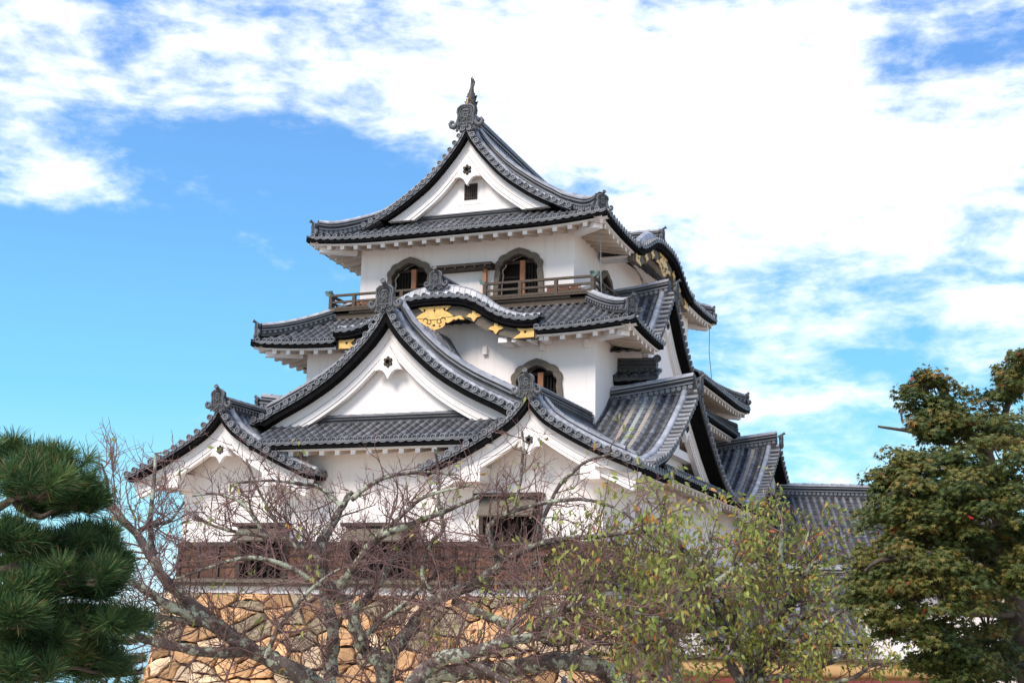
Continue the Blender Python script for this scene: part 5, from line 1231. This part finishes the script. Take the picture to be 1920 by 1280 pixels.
# ------------------------------------------------------------------ pines
def pine(root, pads, limbs, lr, tufts, needles, nl, nw, seed):
    bk = MB(); Cc, Dd, Nn_, Ss, Tt = [], [], [], [], []
    for i, l in enumerate(limbs):
        sm = smooth_line(l, 4); n = len(sm); r0 = lr * (2.2 if i == 0 else .8)
        bk.tube(sm + rng.normal(size=sm.shape) * lr * .12, [r0 * (1 - .75 * j / (n - 1)) for j in range(n)], 8, 0, True, .5)
    for (x, y, z, a, b) in pads:
        c = np.array([x, y, z])
        for _ in range(tufts):
            u_ = unit(1)[0]; rr = rng.random() ** .4
            off = u_ * rr * np.array([a, a, b * .8])
            if off[2] < -b * .35: off[2] *= .3
            p = c + off
            sd_ = np.array([off[0] / a * .8, off[1] / a * .8, .75 + off[2] / b * .5]) + rng.normal(size=3) * .22; sd_ /= np.linalg.norm(sd_)
            q0 = c + off * .35 - np.array([0, 0, b * .45])
            bk.tube([q0, (q0 + p) / 2 - np.array([0, 0, b * .15]), p], [nw * 3.2, nw * 2.6, nw * 2.2], 4, 0, False, .5)
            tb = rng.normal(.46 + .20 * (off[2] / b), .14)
            dirs = rng.normal(size=(needles, 3)); dirs -= (dirs @ sd_)[:, None] * sd_; dirs /= np.linalg.norm(dirs, axis=1, keepdims=True)
            ang = np.radians(rng.uniform(18, 78, needles))
            dv = sd_[None] * np.cos(ang)[:, None] + dirs * np.sin(ang)[:, None]
            st = p[None] - sd_[None] * rng.uniform(0, .06, (needles, 1)) * (nl / .11)
            Cc.append(st); Dd.append(dv); Nn_.append(rng.normal(size=(needles, 3))); Ss.append(rng.uniform(.75, 1.2, needles) * nl)
            Tt.append(np.clip(tb + rng.normal(0, .1, needles) + (rng.random(needles) < .05) * .55, 0, 1))
    bk.build('trunk', M_PBARK, root)
    w_ = nw / nl
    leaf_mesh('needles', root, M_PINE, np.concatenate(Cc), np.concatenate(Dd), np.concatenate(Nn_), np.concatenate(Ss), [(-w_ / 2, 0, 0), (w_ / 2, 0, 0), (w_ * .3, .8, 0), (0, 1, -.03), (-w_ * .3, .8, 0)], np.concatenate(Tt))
PADS = [(10.7,-26.37,2.53,0.28,0.13),(11.08,-26.44,2.44,0.28,0.15),(11.23,-26.81,2.32,0.26,0.16),(11.23,-26.38,2.27,0.16,0.13),(10.79,-26.12,2.26,0.19,0.1),(11.03,-26.67,2.01,0.22,0.14),(11.13,-26.42,1.99,0.26,0.11),(10.94,-25.85,2.06,0.21,0.12),(11.2,-26.07,1.91,0.2,0.12),(10.73,-26.26,1.86,0.2,0.08),(11.47,-26.61,1.81,0.24,0.11),(11.42,-26.42,1.74,0.19,0.1),(11.3,-26.89,1.7,0.23,0.14),(11.4,-27.07,1.58,0.18,0.15),(11.31,-26.57,1.54,0.29,0.11),(11.5,-26.38,1.54,0.29,0.09),(11.31,-26.78,1.46,0.22,0.11),(11.01,-26.04,1.45,0.27,0.1),(10.84,-26.32,1.37,0.3,0.13),(11.05,-26.13,1.34,0.27,0.1),(11.41,-26.96,1.28,0.21,0.11),(10.08,-26.4,2.82,0.26,0.12),(9.76,-25.99,2.63,0.29,0.15),(9.79,-26.19,2.22,0.3,0.14),(9.82,-26.07,1.84,0.29,0.13),(9.91,-26.25,1.5,0.32,0.14),(9.84,-25.96,1.26,0.31,0.13),(9.99,-26.65,2.45,0.3,0.13),(9.79,-26.51,1.96,0.31,0.14),(11.02,-25.82,1.25,0.21,0.09)]
PINEL = [[(9.95,-26.55,0.46),(10.14,-26.48,1.24),(10.22,-26.45,1.89),(10.26,-26.44,2.46),(10.28,-26.43,2.88)],[(10.24,-26.44,2.03),(10.58,-26.42,2.19),(10.9,-26.51,2.29),(11.02,-26.46,2.28),(11.13,-26.42,2.38)],[(10.84,-26.53,2.28),(10.8,-26.34,2.2),(10.89,-26.3,2.18),(11.17,-26.4,2.24)],[(10.24,-26.44,1.73),(10.66,-26.5,1.81),(10.94,-26.5,1.86),(11.09,-26.44,1.85),(11.2,-26.29,1.87),(11.25,-26.16,1.89)],[(10.94,-26.5,1.86),(11.07,-26.55,1.77),(11.29,-26.57,1.71),(11.4,-26.42,1.73)],[(10.21,-26.46,1.47),(10.8,-26.55,1.45),(11.16,-26.52,1.43),(11.36,-26.44,1.48),(11.62,-26.34,1.51)],[(10.19,-26.46,1.31),(10.87,-26.52,1.27),(11.09,-26.22,1.27),(11.15,-25.88,1.22)],[(10.26,-26.44,2.19),(10.49,-26.35,2.4),(10.71,-26.37,2.49),(11.03,-26.46,2.48)]]
root = thing('pine_tree', PINEL[0][0], 'dense green pine with long needles reaching in at the left edge', 'pine tree')
pine(root, PADS, PINEL, .045, 32, 100, .125, .0032, 1)
fx, fy = -9.8, 1.95
root = thing('pine_tree', (fx, fy, -4), 'small distant pine beside the corner of the stone rampart', 'pine tree')
fp = [(fx + dx, fy + dy, z, a, b) for dx, dy, z, a, b in ((0, 0, .75, .6, .22), (-.8, .2, .35, .7, .22), (.6, -.1, .2, .6, .2), (-.2, .3, -.2, .9, .25), (.7, .2, -.55, .8, .25), (-1.0, 0, -.6, .9, .25), (0, 0, -1.1, 1.2, .3), (-1.5, 0, -.1, .5, .2), (-.9, .3, -1.4, 1.2, .3))]
pine(root, fp, [[(fx + .5, fy, -4), (fx + .2, fy, -2), (fx - .1, fy, -.8), (fx + .1, fy, .1), (fx, fy, .7)], [(fx - .1, fy, -.8), (fx - .6, fy, -.5), (fx - 1.1, fy, -.4)], [(fx, fy, -.2), (fx + .5, fy, .05), (fx + .8, fy, .1)]], .06, 26, 42, .17, .012, 2)

# ------------------------------------------------------------------ maple
CLUMPS = [(15.57,-16.13,4.6,0.36,0.23),(15.75,-16.06,4.44,0.39,0.26),(15.59,-16.13,4.23,0.29,0.23),(15.66,-16.53,3.97,0.32,0.14),(16.63,-15.19,4.82,0.27,0.24),(16.5,-15.78,4.56,0.29,0.16),(16.79,-15.66,4.87,0.26,0.2),(16.29,-15.85,4.18,0.49,0.23),(16.59,-16.28,3.98,0.44,0.28),(15.92,-16.21,4.01,0.45,0.19),(15.56,-16.57,3.62,0.45,0.19),(15.99,-16.83,3.64,0.5,0.22),(16.46,-16.86,3.56,0.43,0.24),(15.19,-16.71,3.42,0.35,0.18),(15.51,-17.01,3.25,0.5,0.22),(15.99,-17.26,3.25,0.48,0.21),(16.44,-16.87,3.19,0.43,0.24),(15.07,-16.54,3.05,0.39,0.23),(15.51,-17.23,2.92,0.49,0.21),(15.97,-17.26,2.89,0.54,0.24),(15.3,-16.88,2.71,0.38,0.19),(15.73,-17.14,2.66,0.43,0.21),(16.31,-17.13,2.89,0.42,0.24),(15.13,-17.16,2.29,0.43,0.19),(15.5,-17.45,2.37,0.48,0.21),(15.84,-17.53,2.28,0.42,0.27),(15.0,-17.21,1.99,0.37,0.2),(15.37,-17.5,1.96,0.48,0.24),(15.77,-17.56,1.93,0.45,0.27),(15.12,-17.38,1.72,0.34,0.18),(15.47,-17.46,1.64,0.42,0.21),(15.8,-17.33,1.59,0.36,0.27),(15.94,-17.06,1.3,0.37,0.24),(15.65,-16.96,1.23,0.34,0.19),(16.52,-17.27,2.18,0.24,0.3),(16.17,-16.12,1.78,0.45,0.39),(16.39,-16.35,1.36,0.44,0.38),(16.18,-15.36,2.18,0.4,0.27),(15.82,-17.11,1.04,0.43,0.18),(16.69,-16.77,2.68,0.24,0.31),(14.99,-17.0,2.36,0.31,0.18),(15.29,-17.1,2.15,0.37,0.22),(16.12,-15.06,1.21,0.48,0.34),(16.46,-14.93,1.8,0.41,0.34),(16.07,-15.3,1.47,0.41,0.27),(15.28,-16.68,2.57,0.38,0.19),(16.21,-16.74,2.32,0.37,0.25),(16.52,-15.98,2.73,0.32,0.26),(15.65,-16.53,3.14,0.45,0.22),(15.28,-16.46,3.12,0.39,0.19),(16.26,-16.3,3.34,0.45,0.25),(15.78,-17.12,1.36,0.37,0.24),(16.42,-15.16,0.96,0.41,0.27),(16.23,-16.52,2.63,0.38,0.19)]
MAPLEL = [[(16.69,-15.7,-0.34),(16.6,-15.74,0.99),(16.48,-15.78,1.98),(16.41,-15.81,2.87),(16.26,-15.87,3.65),(15.98,-15.97,4.18),(15.75,-16.06,4.57)],[(16.41,-15.81,2.87),(15.95,-16.42,3.15),(15.49,-16.7,3.22),(15.19,-16.82,3.15),(15.0,-16.78,3.03)],[(16.21,-15.89,3.72),(15.85,-16.24,3.81),(15.61,-16.33,3.86),(15.37,-16.42,3.95),(15.04,-16.55,3.99)],[(15.61,-16.33,3.86),(15.53,-16.36,3.97),(15.31,-16.45,3.98)],[(16.45,-15.79,2.11),(15.92,-16.64,2.38),(15.49,-17.24,2.38),(15.09,-17.39,2.34),(14.92,-17.46,2.22)],[(16.26,-15.87,3.65),(16.55,-15.54,4.36),(16.7,-15.27,4.88)],[(16.5,-15.78,1.79),(16.01,-16.61,1.77),(15.56,-16.99,1.82),(15.16,-17.15,1.75)],[(15.33,-16.44,4.06),(15.32,-16.44,4.19),(15.37,-16.43,4.29)],[(16.58,-15.75,1.11),(16.15,-16.34,1.23),(15.76,-16.92,1.24)]]
root = thing('maple_tree', MAPLEL[0][0], 'big dark green maple tinged with orange at the right edge', 'maple tree')
bk = MB()
for i, l in enumerate(MAPLEL):
    sm = smooth_line(l, 4); n = len(sm); r0 = (.17, .05, .045, .03, .05, .06, .05, .015, .05)[i]
    bk.tube(sm + rng.normal(size=sm.shape) * r0 * .1, [r0 * (1 - .7 * j / (n - 1)) for j in range(n)], 8, 0, True, .5)
Cc, Dd, Nn_, Ss, Tt = [], [], [], [], []
for (x, y, z, a, b) in CLUMPS:
    c = np.array([x, y, z]); nsub = 10
    for k in range(nsub):
        # each clump is several drooping sprays, layered one over another
        u_ = unit(1)[0]; sc = c + u_ * np.array([a, a, b * 1.35]) * rng.random() ** .45 * .9
        sr = a * rnd(.36, .62); n = 105
        th = rng.uniform(0, 2 * np.pi, n); rr = np.sqrt(rng.random(n)) * sr
        px = np.stack([rr * np.cos(th), rr * np.sin(th), -.38 * rr ** 2 / sr + rng.normal(0, .035, n)], 1) + sc
        outd = np.stack([np.cos(th), np.sin(th), -.55 - .5 * rr / sr], 1) + rng.normal(0, .35, (n, 3))
        nr = np.stack([np.cos(th) * .45, np.sin(th) * .45, np.ones(n)], 1) + rng.normal(0, .35, (n, 3))
        Cc.append(px); Dd.append(outd); Nn_.append(nr); Ss.append(rng.uniform(.036, .056, n))
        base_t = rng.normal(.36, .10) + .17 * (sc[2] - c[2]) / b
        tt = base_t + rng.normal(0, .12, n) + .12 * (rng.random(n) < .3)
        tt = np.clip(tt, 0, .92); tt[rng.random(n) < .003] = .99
        Tt.append(tt)
        bk.tube([c - np.array([0, 0, b * .6]), (c + sc) / 2 - np.array([0, 0, b * .25]), sc], [.012, .008, .004], 4, 0, False, .5)
for p, n_ in (((15.1, -18.9, 3.9), 40), ((14.2, -19.2, 2.1), 60)):
    pass
lob = []
for a, r_ in ((-125, .35), (-100, .78), (-72, .36), (-50, .97), (-25, .38), (0, 1.08), (25, .38), (50, .97), (72, .36), (100, .78), (125, .35), (180, .12)):
    lob.append((math.sin(R(a)) * r_, math.cos(R(a)) * r_ + .1, -.12 * r_ * r_))
bk.build('trunk', M_PBARK, root)
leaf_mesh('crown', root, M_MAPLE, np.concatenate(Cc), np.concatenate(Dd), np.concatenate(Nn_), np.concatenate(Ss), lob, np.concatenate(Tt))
